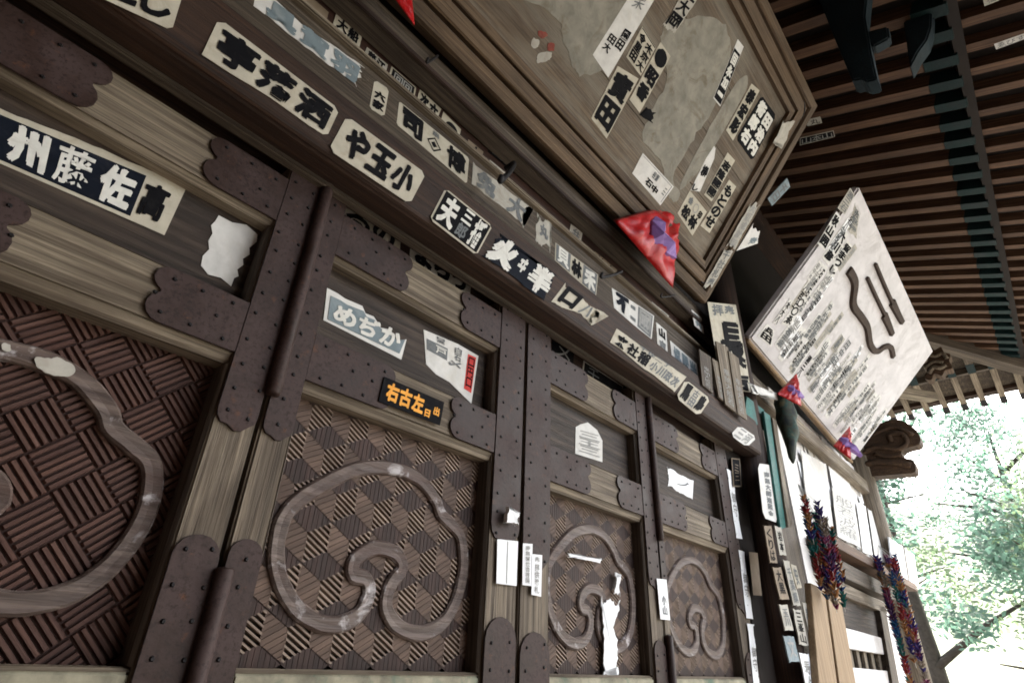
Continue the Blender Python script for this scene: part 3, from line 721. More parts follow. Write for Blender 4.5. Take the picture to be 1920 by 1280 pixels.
slip('black-and-white boxed slip on the lintel beam starting with a big white 夫', [(835, 353), (923, 424), (893, 479), (805, 411)], BD, cells=[('夫', (.05, .08, .40, .92), 'ink_white', 'h', .04), ('三', (.44, .52, .66, .92), 'ink_white', 'h', .03), ('郎', (.44, .08, .66, .48), 'ink_grey', 'h', .03), ('播', (.70, .08, .95, .92), 'ink_white', 'h', .035)], grounds=[(.03, .05, .97, .95, 'ink')], rnd=.08, seed=4, group=GA)
slip('torn navy slip with white flower-like characters in the middle of the beam', [(935, 436), (1046, 516), (1020, 565), (903, 479)], BD, paper='ink_navy', cells=[('火', (.0, .02, .40, 1.0), 'ink_white', 'h', .075), ('ヰ', (.42, .3, .55, .8), 'ink_white', 'h', .06), ('半', (.60, .05, 1.0, .95), 'ink_white', 'h', .08)], tear=(.12, .1, .12, .1), seed=5, group=GA)
slip('torn slip with a white square character 口 and shredded right end', [(1060, 530), (1142, 592), (1112, 612), (1033, 566)], BD, paper='paper_cream', cells=[('口', (.05, .15, .42, .95), 'ink', 'h', .05), ('ハ', (.5, .2, .75, .8), 'ink_grey', 'h', .03)], tear=(.25, .3, .25, 0), seed=6, group=GA)
slip('long pale slip crowded with small black characters near the right of the beam', [(1156, 616), (1287, 706), (1264, 735), (1143, 642)], BD, cells=[('来社稲', (.03, .10, .50, .80), 'ink', 'h', .04), ('千住二丁', (.30, .78, .75, .98), 'ink_grey', 'h', .03), ('小川政次', (.52, .15, .97, .70), 'ink_grey', 'h', .035)], tear=(.08, 0, .06, 0), seed=7, group=GA)
slip('white-edged slip with dark grey blocks near the right end of the beam', [(1285, 711), (1332, 748), (1310, 780), (1267, 745)], BD, cells=[('馬', (.06, .1, .36, .92), 'ink', 'h', .05), ('古田', (.40, .05, .62, .95), 'ink_grey', 'v', .03), ('鳥', (.64, .1, .95, .92), 'ink', 'h', .05)], rnd=.15, seed=8, group=GA)
slip('last rounded pale slip at the very end of the beam by the pillar', [(1386, 797), (1419, 820), (1400, 838), (1369, 815)], BD, paper='paper_white', cells=[('三河', (.1, .1, .9, .9), 'ink_faint', 'h', .03)], rnd=.2, seed=9, group=GA)
# board above
slip('long torn slip with blue-green characters at upper left above the beam', [(482, -28), (684, 128), (671, 166), (475, 13)], 1.0, paper='paper_white', cells=[('具賀羽', (.08, .04, .97, .85), 'paper_blue', 'h', .05)], tear=(.15, .1, .3, 0), seed=11, group=GB)
slip('small upright cream slip 六家 between two long slips', [(702, 150), (729, 168), (720, 220), (692, 203)], 1.0, cells=[('六家', (.12, .08, .88, .72), 'ink', 'v', .04)], rnd=.08, seed=12, group=GB)
slip('cream slip reading 司 and 博 with a diamond crest between', [(748, 190), (879, 297), (875, 345), (743, 233)], 1.0, cells=[('司', (.04, .06, .34, .95), 'ink', 'h', .045), ('◈', (.38, .12, .60, .70), 'ink', 'h', .01), ('扇', (.45, .74, .55, .96), 'ink_grey', 'h', .02), ('博', (.66, .05, .97, .92), 'ink', 'h', .045)], rnd=.06, seed=13, group=GB)
slip('faded grey slip with a rabbit-like blot and the character 大', [(887, 304), (1000, 392), (984, 430), (884, 346)], 1.0, paper='paper_grey', cells=[('兔', (.05, .1, .40, .92), 'ink_grey', 'h', .05), ('大', (.58, .1, .92, .95), 'ink_grey', 'h', .04)], tear=(.15, .15, .1, 0), seed=14, group=GB)
slip('ragged stained scrap with smudged ink right of the rabbit slip', [(1006, 398), (1034, 418), (1032, 476), (1003, 452)], 1.0, paper='paper_grey', cells=[('丸', (.2, .3, .8, .75), 'ink_grey', 'h', .05)], tear=(.2, .2, .2, .2), seed=15, group=GB)
slip('slip reading 貝林禾 in white and black above the torn beam slips', [(1041, 455), (1121, 515), (1117, 556), (1040, 488)], 1.0, paper='paper_cream', cells=[('貝', (.03, .08, .32, .95), 'ink_white', 'h', .03), ('林', (.36, .08, .62, .92), 'ink', 'h', .05), ('禾', (.66, .05, .97, .92), 'ink_white', 'h', .05)], grounds=[(.02, .04, .34, .97, 'ink_grey'), (.64, .04, .98, .97, 'ink_grey')], seed=16, group=GB)
slip('large pale slip with a dark grey right half above the beam', [(1147, 540), (1226, 592), (1221, 638), (1151, 577)], 1.0, paper='paper_white', cells=[('不', (.05, .1, .40, .95), 'ink_navy', 'h', .06), ('二', (.40, .15, .55, .8), 'ink_grey', 'h', .04), ('國', (.62, .12, .95, .92), 'ink_faint', 'h', .03)], grounds=[(.60, .06, .97, .96, 'ink_grey')], seed=17, group=GB)
slip('narrow upright double slip with two dark blocks', [(1230, 604), (1249, 620), (1252, 668), (1233, 656)], 1.0, paper='paper_white', cells=[('山', (.15, .55, .85, .92), 'ink', 'h', .06), ('吉', (.15, .08, .85, .46), 'ink_grey', 'h', .06)], seed=18, group=GB)
slip('white-edged slip of blue-grey writing nearest the pillar on the board', [(1256, 638), (1306, 682), (1311, 719), (1262, 690)], 1.0, paper='paper_white', cells=[('橘屋半', (.06, .1, .95, .9), 'paper_blue', 'h', .05)], seed=19, group=GB)
# recessed board
RD = 1.029
for lab, q, pap, ce, gr in (
    ('olive scrap at the top edge of the recessed board', [(575, -12), (616, 24), (610, 46), (568, 10)], 'paper_brown', [], []),
    ('cream slip on the recessed board with 大船 beside a blot', [(632, 20), (680, 64), (671, 97), (621, 56)], 'paper_cream', [('大船', (.08, .25, .92, .8), 'ink', 'h', .04)], []),
    ('small boxed slip of two grey characters on the recessed board', [(688, 89), (727, 122), (720, 147), (680, 108)], 'paper_grey', [('藤江', (.08, .1, .92, .9), 'ink', 'h', .04)], []),
    ('black slip with two white squares side by side', [(734, 125), (780, 165), (775, 192), (727, 148)], 'paper_cream', [('回回', (.14, .2, .86, .8), 'ink_faint', 'h', .02)], [(.06, .08, .94, .92, 'ink')]),
    ('square slip quartered by four black strokes', [(787, 168), (827, 205), (817, 229), (780, 192)], 'paper_cream', [('次六', (.06, .1, .94, .92), 'ink', 'h', .05)], []),
    ('cream slip with a round black crest on the recessed board', [(831, 210), (864, 243), (858, 268), (824, 236)], 'paper_cream', [('●', (.2, .05, .9, .8), 'ink', 'h', .0)], []),
    ('tiny slip with the character 小 on the recessed board', [(878, 262), (906, 285), (899, 308), (872, 283)], 'paper_brown', [('小', (.2, .1, .85, .9), 'ink', 'h', .05)], []),
    ('black slip behind the thick iron hook', [(928, 268), (975, 306), (964, 326), (914, 284)], 'ink', [('豊', (.1, .1, .5, .9), 'ink_grey', 'h', .02)], []),
    ('pale slip half hidden by the thick iron hook', [(918, 300), (950, 326), (945, 352), (912, 326)], 'paper_grey', [('七', (.1, .1, .8, .9), 'ink_grey', 'h', .04)], []),
    ('black rounded slip with pale loops right of the thick hook', [(986, 321), (1037, 360), (1027, 374), (978, 336)], 'ink', [('ことぶき', (.06, .15, .94, .85), 'ink_faint', 'h', .01)], []),
    ('curled grey scrap on the recessed board', [(1070, 420), (1092, 436), (1087, 462), (1066, 444)], 'paper_grey', [('弁', (.15, .15, .85, .9), 'ink_grey', 'h', .02)], []),
    ('brown slip above the small hook with faint upright characters', [(1115, 471), (1157, 506), (1151, 520), (1111, 490)], 'paper_brown', [('竹内', (.08, .1, .92, .9), 'ink', 'h', .02)], []),
    ('faded grey slip under the dark rail left of the pillar', [(1222, 566), (1254, 592), (1250, 606), (1226, 592)], 'paper_grey', [('木野', (.08, .1, .92, .9), 'ink_grey', 'h', .03)], []),
    ('grey slip with smudged dark characters close to the pillar', [(1258, 600), (1306, 646), (1304, 660), (1262, 628)], 'paper_grey', [('丸忠会', (.06, .1, .94, .9), 'ink', 'h', .03)], []),
    ('blue-white slip at the right end of the upper rail', [(1296, 580), (1315, 596), (1320, 626), (1302, 610)], 'paper_white', [('平井', (.15, .1, .9, .9), 'paper_blue', 'v', .04)], [])):
    dd = RD if 'upper rail' not in lab else .961
    slip(lab, q, dd, pap, ce, gr, seed=hsh(lab) % 97, group=GC)
# in the dark gap above the doors
TD = 1.0545
slip('pale slip with a black curved stroke in the gap above the second door', [(640, 372), (752, 440), (748, 482), (632, 412)], TD, cells=[('るの', (.08, .1, .92, .95), 'ink', 'h', .04)], seed=31, group='slips in the gap above the doors')
slip('black slip with brushed loops in the gap above the second door', [(772, 446), (884, 520), (880, 560), (766, 488)], TD, paper='paper_grey', cells=[('よろづ', (.06, .05, .94, .95), 'ink', 'h', .06)], seed=32, group='slips in the gap above the doors')
slip('small black slip with crossing pale lines above the third door', [(1036, 632), (1076, 660), (1074, 688), (1034, 662)], TD, paper='ink', cells=[('メ', (.15, .1, .85, .9), 'ink_faint', 'h', .0)], seed=33, group='slips in the gap above the doors')
slip('black pale-edged slip above the third door beside the crossing-lines slip', [(1094, 676), (1168, 724), (1164, 752), (1090, 706)], TD, paper='paper_grey', grounds=[(.03, .05, .97, .93, 'ink')], cells=[('千', (.1, .1, .4, .9), 'ink_grey', 'h', .0)], seed=34, group='slips in the gap above the doors')
# on the doors
UB = 1.0395
slip('long white-on-black slip 州藤佐 ending in black 高 on the leftmost door', [(-90, 162), (352, 346), (308, 441), (-90, 268)], UB, paper='paper_cream', grounds=[(.0, .06, .80, .84, 'ink_navy')], cells=[('奥', (.02, .10, .18, .80), 'ink_white', 'h', .03), ('州', (.20, .10, .38, .80), 'ink_white', 'h', .045), ('藤', (.40, .10, .58, .80), 'ink_white', 'h', .02), ('佐', (.60, .10, .78, .80), 'ink_white', 'h', .045), ('高', (.81, .14, .95, .78), 'ink', 'h', .04)], seed=41, tear=(0, 0, .06, 0), group=GD)
slip('ragged blank white paper beside the stile of the leftmost door', [(400, 404), (486, 432), (458, 545), (376, 500)], UB, paper='paper_white', seed=42, group=GD, pts=[(0, .02), (.18, -.06), (.45, .0), (.7, -.04), (.72, .1), (.80, .16), (.74, .25), (.84, .36), (.80, .45), (.92, .56), (.88, .66), (1.0, .80), (.98, .92), (.7, 1.02), (.4, .98), (.1, 1.03), (.06, .9), (.0, .8), (.07, .66), (.02, .5), (.08, .36), (-.01, .2)])
slip('torn blue-grey slip reading めぢか on the second door', [(613, 540), (768, 612), (752, 674), (606, 600)], UB, paper='paper_white', grounds=[], cells=[], seed=43, group=GD,
     pts=[(0, 0), (1, 0), (1.0, .60), (.88, .42), (.78, .66), (.66, .58), (.55, .80), (.45, .78), (.40, .95), (.2, .93), (.12, .98), (0, 1)])
slip('めぢか lettering', [(618, 556), (766, 622), (751, 664), (611, 597)], UB - .0014, paper='paper_blue', cells=[('めぢか', (.06, .06, .95, .84), 'ink_white', 'h', .035)], seed=43,
     pts=[(.02, .0), (.98, 0), (.99, .62), (.88, .45), (.78, .7), (.66, .62), (.55, .86), (.45, .84), (.40, 1.02), (.2, .98), (.12, 1.04), (.01, 1.05)], name='blue_face', parent=[o for o in COL.objects if o.get('label', '').startswith('torn blue-grey slip')][0])
slip('white pictorial slip with a red right strip on the second door', [(794, 618), (897, 664), (884, 752), (797, 692)], UB, paper='paper_white', pts=[(.02, .14), (.22, .05), (.5, .08), (.7, .02), (1, -.05), (1, .96), (.60, 1.02), (.0, 1.0)], grounds=[(.80, .14, .96, .90, 'ink_red'), (.04, .52, .42, .80, 'ink_grey')], cells=[('口円口', (.82, .2, .94, .86), 'ink', 'v', .02), ('日高', (.22, .84, .36, .98), 'ink_grey', 'v', .02), ('白石', (.55, .62, .68, .94), 'ink_grey', 'v', .02), ('戸', (.2, .56, .40, .76), 'ink_white', 'v', .02), ('〆', (.45, .44, .7, .62), 'ink_grey', 'v', .02)], seed=44, group=GD)
slip('shiny black slip with orange characters 右古左 on the door rail', [(720, 706), (832, 754), (824, 797), (709, 752)], .9945, paper='ink', cells=[('右古左', (.06, .14, .68, .88), 'ink_orange', 'h', .04), ('日', (.70, .10, .80, .42), 'ink_orange', 'h', .04), ('出', (.84, .30, .95, .66), 'ink_orange', 'h', .04)], seed=45, group=GD, thick=.002)
slip('folded crumpled white paper hanging on the stile beside the second door', [(948, 950), (970, 962), (966, 986), (942, 980)], .985, paper='paper_new', tear=(.2, .25, .15, .1), seed=46, group=GD, thick=.012, cat='paper')
slip('wide blank white paper on the right stile of the second door', [(932, 1010), (971, 1014), (968, 1098), (930, 1093)], .9935, paper='paper_new', grounds=[(.47, .03, .50, .97, 'ink_faint')], seed=47, group=GD, cat='paper')
slip('white paper of tiny grey writing on the left stile of the third door', [(980, 1018), (998, 1019), (996, 1098), (979, 1096)], .9935, paper='paper_new', cells=[('南無観世音菩薩', (.25, .05, .75, .95), 'ink_faint', 'v', .01)], seed=48, group=GD, cat='paper')
slip('lower overlapping white paper strip on the left stile of the third door', [(997, 1038), (1016, 1040), (1014, 1118), (996, 1114)], .9925, paper='paper_new', cells=[('奉拝供養札', (.25, .05, .75, .95), 'ink_faint', 'v', .01)], seed=49, group=GD, cat='paper')
slip('house-shaped white slip with grey bands on the third door', [(1078, 792), (1129, 806), (1129, 866), (1078, 850)], 1.0395, paper='paper_white', pts=[(0, 0), (1, 0), (1, .66), (.80, .95), (.45, 1.12), (.2, 1.0), (.02, .86)], cells=[('三王三', (.12, .1, .88, .8), 'ink_faint', 'v', .02)], seed=50, group=GD)
slip('torn white square with a dark crease on the farthest door', [(1250, 874), (1300, 900), (1298, 936), (1252, 912)], 1.0395, paper='paper_new', tear=(.15, 0, .12, .08), cells=[('ノ', (.3, .35, .85, .7), 'ink_grey', 'h', .01)], seed=51, group=GD)
slip('narrow white slip with two black marks at the hinge of the last doors', [(1231, 1084), (1249, 1086), (1256, 1162), (1238, 1160)], .9905, paper='paper_new', cells=[('小山', (.3, .1, .75, .6), 'ink_grey', 'v', .02)], seed=52, group=GD)
slip('peeling white paper remnant over the carved panel of the third door', [(1124, 1118), (1162, 1122), (1160, 1270), (1128, 1268)], 1.030, paper='paper_new', tear=(.12, .35, .12, .25), seed=53, group=GD, thick=.003, cat='paper')
slip('small white paint splash on the ring of the third door panel', [(1152, 1072), (1164, 1076), (1162, 1118), (1150, 1115)], 1.031, paper='paper_new', tear=(.2, .4, .2, .4), seed=54, group=GD, thick=.003, cat='paper')
slip('thin white streak across the ring of the third door panel', [(1062, 1036), (1128, 1046), (1126, 1056), (1062, 1044)], 1.031, paper='paper_new', tear=(.3, .1, .3, .1), seed=55, group=GD, thick=.003, cat='paper')
for k, (q, lab) in enumerate(((((1362, 878), (1373, 884), (1392, 1010), (1380, 1008)), 'upper bright white strip along the outer edge of the farthest door'), (((1384, 1030), (1396, 1034), (1412, 1160), (1399, 1158)), 'middle bright white strip along the outer edge of the farthest door'), (((1400, 1168), (1414, 1170), (1428, 1300), (1414, 1300)), 'lowest bright white strip along the outer edge of the farthest door'))):
    slip(lab, q, .993, paper='paper_new', cells=[('御守', (.2, .3, .8, .7), 'ink_faint', 'v', .01)], seed=60 + k, group=GD, tear=(0, .2, 0, .1), cat='paper')  # narrow white strips drawn along the outer door edge
# splashes of pale paint on the rings of the first two doors
for px in ([(66, 668), (100, 672), (140, 690), (128, 706), (96, 704), (72, 690)], [(4, 642), (20, 646), (18, 660), (2, 656)]):
    patch('paint_splash', px, lambda u, v: onD(u, v, 1.0335), 'paper_grey', d1, Vector((0, -1, 0)), .002)
# framed plaque
slip('long pale slip with a chestnut crest at the top of the plaque', [(1207, -50), (1255, -48), (1140, 146), (1111, 103)], PP1, paper='paper_white', cells=[('栗', (.25, .62, .75, .78), 'ink_grey', 'h', .0), ('園田', (.55, .22, .88, .42), 'ink', 'v', .03), ('田大', (.15, .12, .48, .30), 'ink', 'v', .03)], seed=71, group=GP)
slip('slip with two huge black characters 實田 on the plaque', [(1158, 124), (1197, 148), (1137, 260), (1108, 222)], PP1, paper='paper_cream', cells=[('實田', (.06, .04, .95, .97), 'ink', 'v', .05)], seed=72, group=GP)
slip('boxed slip of crowded black characters above the 實田 slip', [(1204, 50), (1229, 90), (1201, 143), (1174, 107)], PP1, paper='paper_cream', grounds=[(.03, .96, .97, .985, 'ink')], cells=[('令里田', (.06, .05, .45, .92), 'ink', 'v', .04), ('木京大', (.52, .05, .95, .92), 'ink', 'v', .03)], seed=73, group=GP)
slip('slip with a round black seal above 昭香 on the plaque', [(1238, 79), (1257, 106), (1199, 212), (1180, 187)], PP1, paper='paper_cream', cells=[('●', (.05, .70, .95, .98), 'ink', 'v', .0), ('昭香', (.08, .12, .95, .66), 'ink', 'v', .05)], seed=74, group=GP)
slip('small black smudged scrap below the round-seal slip', [(1212, 200), (1230, 212), (1224, 232), (1198, 216)], PP1, paper='ink', tear=(.2, .2, .2, .2), seed=75, group=GP)
slip('narrow black slip with white 回永加 near the right of the plaque', [(1383, 74), (1394, 88), (1350, 200), (1337, 184)], PP1, paper='paper_white', grounds=[(.04, .02, .96, .86, 'ink')], cells=[('回永加一', (.15, .04, .85, .82), 'ink_white', 'v', .05)], seed=76, group=GP)
slip('slip with one column of heavy black characters beside the two-column black slip', [(1409, 157), (1424, 170), (1374, 264), (1361, 244)], PP1, paper='paper_cream', cells=[('泰宏彫', (.08, .05, .92, .95), 'ink', 'v', .05)], seed=77, group=GP)
slip('black two-column slip with white characters in the plaque corner', [(1428, 179), (1455, 217), (1410, 302), (1380, 260)], PP1, paper='ink', cells=[('衛郎右', (.06, .05, .48, .97), 'ink_white', 'v', .06), ('田治内', (.54, .05, .96, .90), 'ink_white', 'v', .06)], rnd=.06, seed=78, group=GP)
slip('pale green-white bordered square slip low on the plaque', [(1205, 287), (1263, 350), (1238, 385), (1185, 325)], PP1, paper='paper_white', grounds=[(.04, .92, .95, .94, 'ink_grey'), (.95, .1, .965, .94, 'ink_grey')], cells=[('谷源', (.42, .55, .60, .85), 'ink_grey', 'h', .03), ('石中', (.35, .12, .75, .42), 'ink', 'h', .04), ('二一', (.84, .3, .92, .7), 'ink_grey', 'v', .03)], seed=79, group=GP)
slip('white tapering slip with one violet-black character', [(1333, 266), (1344, 282), (1318, 360), (1294, 357)], PP1, paper='paper_white', pts=[(0, 0), (.75, .0), (1, .8), (.75, 1), (.5, 1), (.2, .7)], cells=[('柳', (.2, .32, .8, .58), 'ink', 'v', .04), ('し', (.05, .0, .5, .15), 'ink', 'v', .04)], seed=80, group=GP)
slip('slip with a column of four characters ending in two dark squares', [(1364, 286), (1378, 301), (1334, 378), (1320, 365)], PP1, paper='paper_cream', cells=[('志隆國國', (.06, .04, .94, .88), 'ink', 'v', .045)], seed=81, group=GP)
slip('slip with looping hiragana column at the lower right of the plaque', [(1367, 337), (1380, 350), (1330, 437), (1313, 423)], PP1, paper='paper_cream', cells=[('もとのせ', (.05, .06, .95, .94), 'ink', 'v', .045)], seed=82, group=GP)
slip('square slip with bold 松林 beside the red pouch', [(1293, 357), (1325, 397), (1298, 442), (1270, 400)], PP1, paper='paper_cream', cells=[('松林', (.06, .08, .92, .55), 'ink', 'h', .05), ('会', (.12, .62, .34, .92), 'ink_grey', 'v', .05), ('○', (.42, .55, .66, .92), 'ink_faint', 'v', .0), ('印', (.72, .55, .9, .85), 'ink', 'v', .05)], seed=83, group=GP)
slip('lower faded strip of writing on the plaque frame', [(1360, 462), (1376, 470), (1334, 541), (1316, 541)], FP1, paper='paper_grey', cells=[('千社札奉', (.15, .05, .85, .95), 'ink_grey', 'v', .02)], seed=84, group=GP, tear=(.1, .1, .1, .1))
slip('upper faded strip of writing on the plaque frame', [(1410, 376), (1426, 382), (1376, 472), (1360, 463)], FP1, paper='paper_grey', cells=[('大願成就柴', (.2, .05, .8, .95), 'ink_faint', 'v', .02)], seed=85, group=GP, tear=(.1, .15, .15, .1))
slip('pale blank patch of paper at the outer corner of the plaque frame', [(1468, 226), (1492, 226), (1466, 280), (1448, 270)], FP1, paper='paper_grey', seed=86, group=GP, tear=(.15, .15, .15, .15))
slip('faint dark rubbing of characters at the top of the plaque', [(1300, -40), (1320, -20), (1262, 70), (1238, 50)], PP1, paper='paper_grey', cells=[('上大岡', (.1, .08, .9, .95), 'ink', 'v', .03)], seed=87, group=GP, tear=(.1, .1, .1, .1))
# ---- slips on the bow plaque
def bow(label, q, ce, pap='paper_white', tear=(0, 0, 0, 0), gr=()):
    slip(label, q, PP2, paper=pap, cells=ce, grounds=gr, tear=tear, seed=hsh(label) % 91, group='readable slips on the bow plaque')
bow('slip of three bold black characters at the upper left of the bow plaque', [(1568, 396), (1577, 408), (1546, 470), (1532, 456)], [('秋山囲', (.05, .04, .95, .96), 'ink', 'v', .05)])
bow('second column of bold black characters on the bow plaque, next to the first', [(1582, 425), (1590, 440), (1553, 498), (1541, 482)], [('六川彦', (.05, .04, .95, .96), 'ink', 'v', .05)])
bow('third black column on the bow plaque ending in a hooked stroke', [(1588, 450), (1598, 462), (1562, 520), (1550, 510)], [('留まつし', (.05, .04, .95, .96), 'ink', 'v', .04)])
bow('faded grey column at the top corner of the bow plaque', [(1594, 352), (1602, 366), (1584, 402), (1570, 390)], [('源三右', (.05, .04, .95, .96), 'ink_grey', 'v', .02)], 'paper_grey')
bow('grey ghost of a slip under the top corner of the bow plaque', [(1603, 380), (1612, 402), (1606, 448), (1586, 430)], [('吉野屋', (.15, .04, .85, .96), 'ink_grey', 'v', .02)], 'paper_grey', (.1, .1, .1, .1))
bow('slip with looped black rings at mid left of the bow plaque', [(1503, 553), (1512, 562), (1480, 612), (1464, 606)], [('〇〇ゑ', (.08, .04, .92, .96), 'ink', 'v', .03)])
bow('small slip of dark blocks near the left corner of the bow plaque', [(1438, 606), (1452, 620), (1446, 650), (1420, 630)], [('兵田', (.1, .05, .9, .95), 'ink', 'v', .04)])
bow('white slip of small characters left of the bow', [(1535, 586), (1550, 596), (1520, 642), (1502, 632)], [('東都日参講', (.1, .04, .45, .96), 'ink_grey', 'v', .03), ('一月吉日', (.55, .04, .9, .8), 'ink_grey', 'v', .02)])
_bv = [PP2(*p) - bl2 for p in ((1590, 506), (1601, 530), (1598, 570), (1630, 645), (1673, 668), (1639, 494), (1692, 606))]
BU = min(p.dot(ex2) for p in _bv); BV = min(p.dot(ey2) for p in _bv)
R = random.Random(5)
inkset = ['源三', '木大', '田中', '川口', '八百', '上正', '山下', '石井', '中村', '加一']
for k in range(210):                                    # worn slips, parts of the board they are glued to
    u = R.uniform(.07, L2 - .10); v = R.uniform(.04, .94)
    wd = R.uniform(.035, .085); ln = R.uniform(.10, .26)
    if any(abs(u - a) < .0 for a in (0,)): continue
    c = Q2(u, v, .0004 + .0003 * (k % 4)); t = R.uniform(-.06, .06)
    ax_ = ex2 * math.cos(t) + ey2 * math.sin(t); ay_ = ey2 * math.cos(t) - ex2 * math.sin(t)
    if v + ln > H2 - .03 or u + wd > L2 - .02: continue
    if u + wd > BU - .03 and v + ln > BV - .03: continue
    pap = R.choice(['paper_white', 'paper_white', 'paper_grey', 'plaque_white', 'paper_new'])
    P = [c + ax_ * wd * a + ay_ * ln * b2 for a, b2 in outline((.1, .12, .1, .12) if R.random() < .5 else (0, 0, 0, 0), seed=k + 200)]
    sl = prism('paper_slip', [p + ez2 * .0008 for p in P], -ez2 * .0008, pap, PL2)
    q = [c + ay_ * ln, c + ax_ * wd + ay_ * ln, c + ax_ * wd, c]
    V = []; Fc = []
    ch = R.choice(inkset) + R.choice(inkset)[:1]; ink = R.choice(['ink_grey', 'ink_faint', 'ink_faint', 'ink_grey', 'ink_grey', 'ink'])
    for i, cc in enumerate(ch):
        gv, gf = glyph(cc, .03); o0 = len(V)
        V += [bil(q, .15 + .7 * x, .92 - (i + 1) * .84 / len(ch) + y * .26) + ez2 * (.0022 + lz) for x, y, lz in gv]; Fc += [tuple(j + o0 for j in f) for f in gf]
    mk('lettering', V, Fc, ink, sl)

# ================================================================== red pouches
def pouch(label, tri, D, dn, group='red cloth pouches tied along the plaques'):
    A, B, C = [onD(u, v, D + d) for (u, v), d in zip(tri, dn)]
    root = empty('red_pouch', (A + B + C) / 3, label, 'pouch', group)
    n = (B - A).cross(C - A).normalized()
    if n.dot(CAM - A) < 0: n = -n
    size = (B - A).length; N_ = 28; V = []; idx = {}; Fc = []
    for side in (1, -1):
        for i in range(N_ + 1):
            for j in range(N_ + 1 - i):
                a, b2 = i / N_, j / N_; c = 1 - a - b2
                if side == -1 and min(i, j, N_ - i - j) == 0: idx[(side, i, j)] = idx[(1, i, j)]; continue
                e = max(0.0, 27 * a * b2 * c) ** .55
                e2 = e * (1 + .7 * noise.noise((a * 11, b2 * 11, size * 50)) + .35 * noise.noise((a * 27, b2 * 27, 3))) + .14 * min(1, e * 3) * math.sin(a * 26 + b2 * 9 + 2 * math.sin(c * 9))
                p = A * a + B * b2 + C * c + n * (.055 if side == 1 else -.03) * size * e2
                idx[(side, i, j)] = len(V); V.append(p)
        for i in range(N_):
            for j in range(N_ - i):
                Fc.append((idx[(side, i, j)], idx[(side, i + 1, j)], idx[(side, i, j + 1)]))
                if i + j < N_ - 1: Fc.append((idx[(side, i + 1, j)], idx[(side, i + 1, j + 1)], idx[(side, i, j + 1)]))
    mk('cloth_body', V, Fc, 'red_satin', root, smooth=True)
    c = (A + B + C) / 3 + (A - B) * .10 + n * size * .04
    tg = [((A + B) / 2 - c), (C * .75 + B * .25 - c), ((A * .6 + C * .4) - c)]
    for k, t in enumerate(tg):                          # purple petals of the knot
        t = t - n * t.dot(n); t = t.normalized() * size * (.14, .22, .10)[k]; s = n.cross(t).normalized() * size * .07
        P = [c - s * .35, c + t * .35 - s + n * size * .01, c + t + n * -size * .005, c + t * .35 + s + n * size * .01, c + s * .35]
        vv = P + [c + t * .45 + n * size * .05, c + n * size * .04] + [p - n * size * .04 for p in P]
        mk('ribbon_petal', vv, [(0, 1, 5, 6), (1, 2, 5), (2, 3, 5), (3, 4, 6, 5), (0, 7, 8, 1), (1, 8, 9, 2), (2, 9, 10, 3), (3, 10, 11, 4), (7, 11, 10, 9, 8)], 'purple_cloth', root, smooth=False)
    return root
pouch('big shiny red triangular pouch with a purple knot under the framed plaque', [(1150, 412), (1272, 377), (1262, 541)], .86, (0, -.03, 0))
pouch('red pouch tip showing at the top edge of the picture beside the plaque', [(690, -70), (768, -48), (778, 50)], .86, (0, -.02, 0))
pouch('red and purple pouch at the lower left corner of the bow plaque', [(1456, 738), (1494, 699), (1503, 762)], .84, (0, -.05, -.08))
pouch('small red and lilac pouch at the lower right of the bow plaque', [(1562, 835), (1594, 798), (1596, 862)], .84, (0, -.05, -.08))

# ================================================================== pillar tags, papers, hanging things
PF = .893
slip('tall slip with a huge black 長 wrapped on the pillar', [(1326, 566), (1383, 572), (1408, 735), (1352, 730)], .905, cells=[('拝奉', (.08, .84, .85, .98), 'ink_grey', 'h', .03), ('長', (.2, .22, .98, .80), 'ink', 'v', .07), ('吉', (.3, .0, .98, .2), 'ink', 'v', .05)], seed=101, group='tags and slips on the pillar')
for k, (q, lab, pap) in enumerate((
    ([(1308, 655), (1330, 670), (1334, 738), (1314, 722)], 'brown wooden tag standing on the beam left of the pillar', 'wood_grey_z'),
    ([(1332, 672), (1344, 680), (1358, 756), (1345, 745)], 'thin white tag standing beside the brown tag on the beam', 'wood_pale_z'),
    ([(1340, 640), (1362, 652), (1380, 776), (1357, 758)], 'pale grey wooden tag in front of the pillar, widest of the row', 'wood_pale_z'),
    ([(1363, 658), (1382, 672), (1398, 788), (1381, 776)], 'pale lilac wooden tag at the right end of the row on the beam', 'wood_pale_z'))):
    slip(lab, q, .895 - .006 * k, pap, cells=[('奉納大般若', (.25, .05, .75, .6), 'ink_faint', 'v', .0)], seed=110 + k, name='wooden_tag', cat='wooden tag', group='wooden tags standing on the lintel beam', thick=.008)
slip('white scroll-like slip of fine black print on the pillar below the beam', [(1420, 868), (1447, 872), (1458, 980), (1431, 970)], PF, paper='paper_white', cells=[('南無大師遍照金', (.35, .06, .72, .86), 'ink_grey', 'v', .04)], seed=120, group='tags and slips on the pillar', rnd=.1)
slip('black pale-bordered tag in the dark gap left of the pillar', [(1371, 858), (1387, 860), (1390, 912), (1375, 912)], .985, paper='paper_brown', grounds=[(.08, .04, .9, .96, 'ink')], cells=[('ミ三', (.25, .2, .75, .8), 'paper_brown', 'v', .0)], seed=121, group='tags and slips on the pillar')
slip('dull olive blank tag low on the dark jamb', [(1404, 1034), (1420, 1036), (1428, 1116), (1412, 1115)], .97, paper='paper_brown', seed=122, group='tags and slips on the pillar')
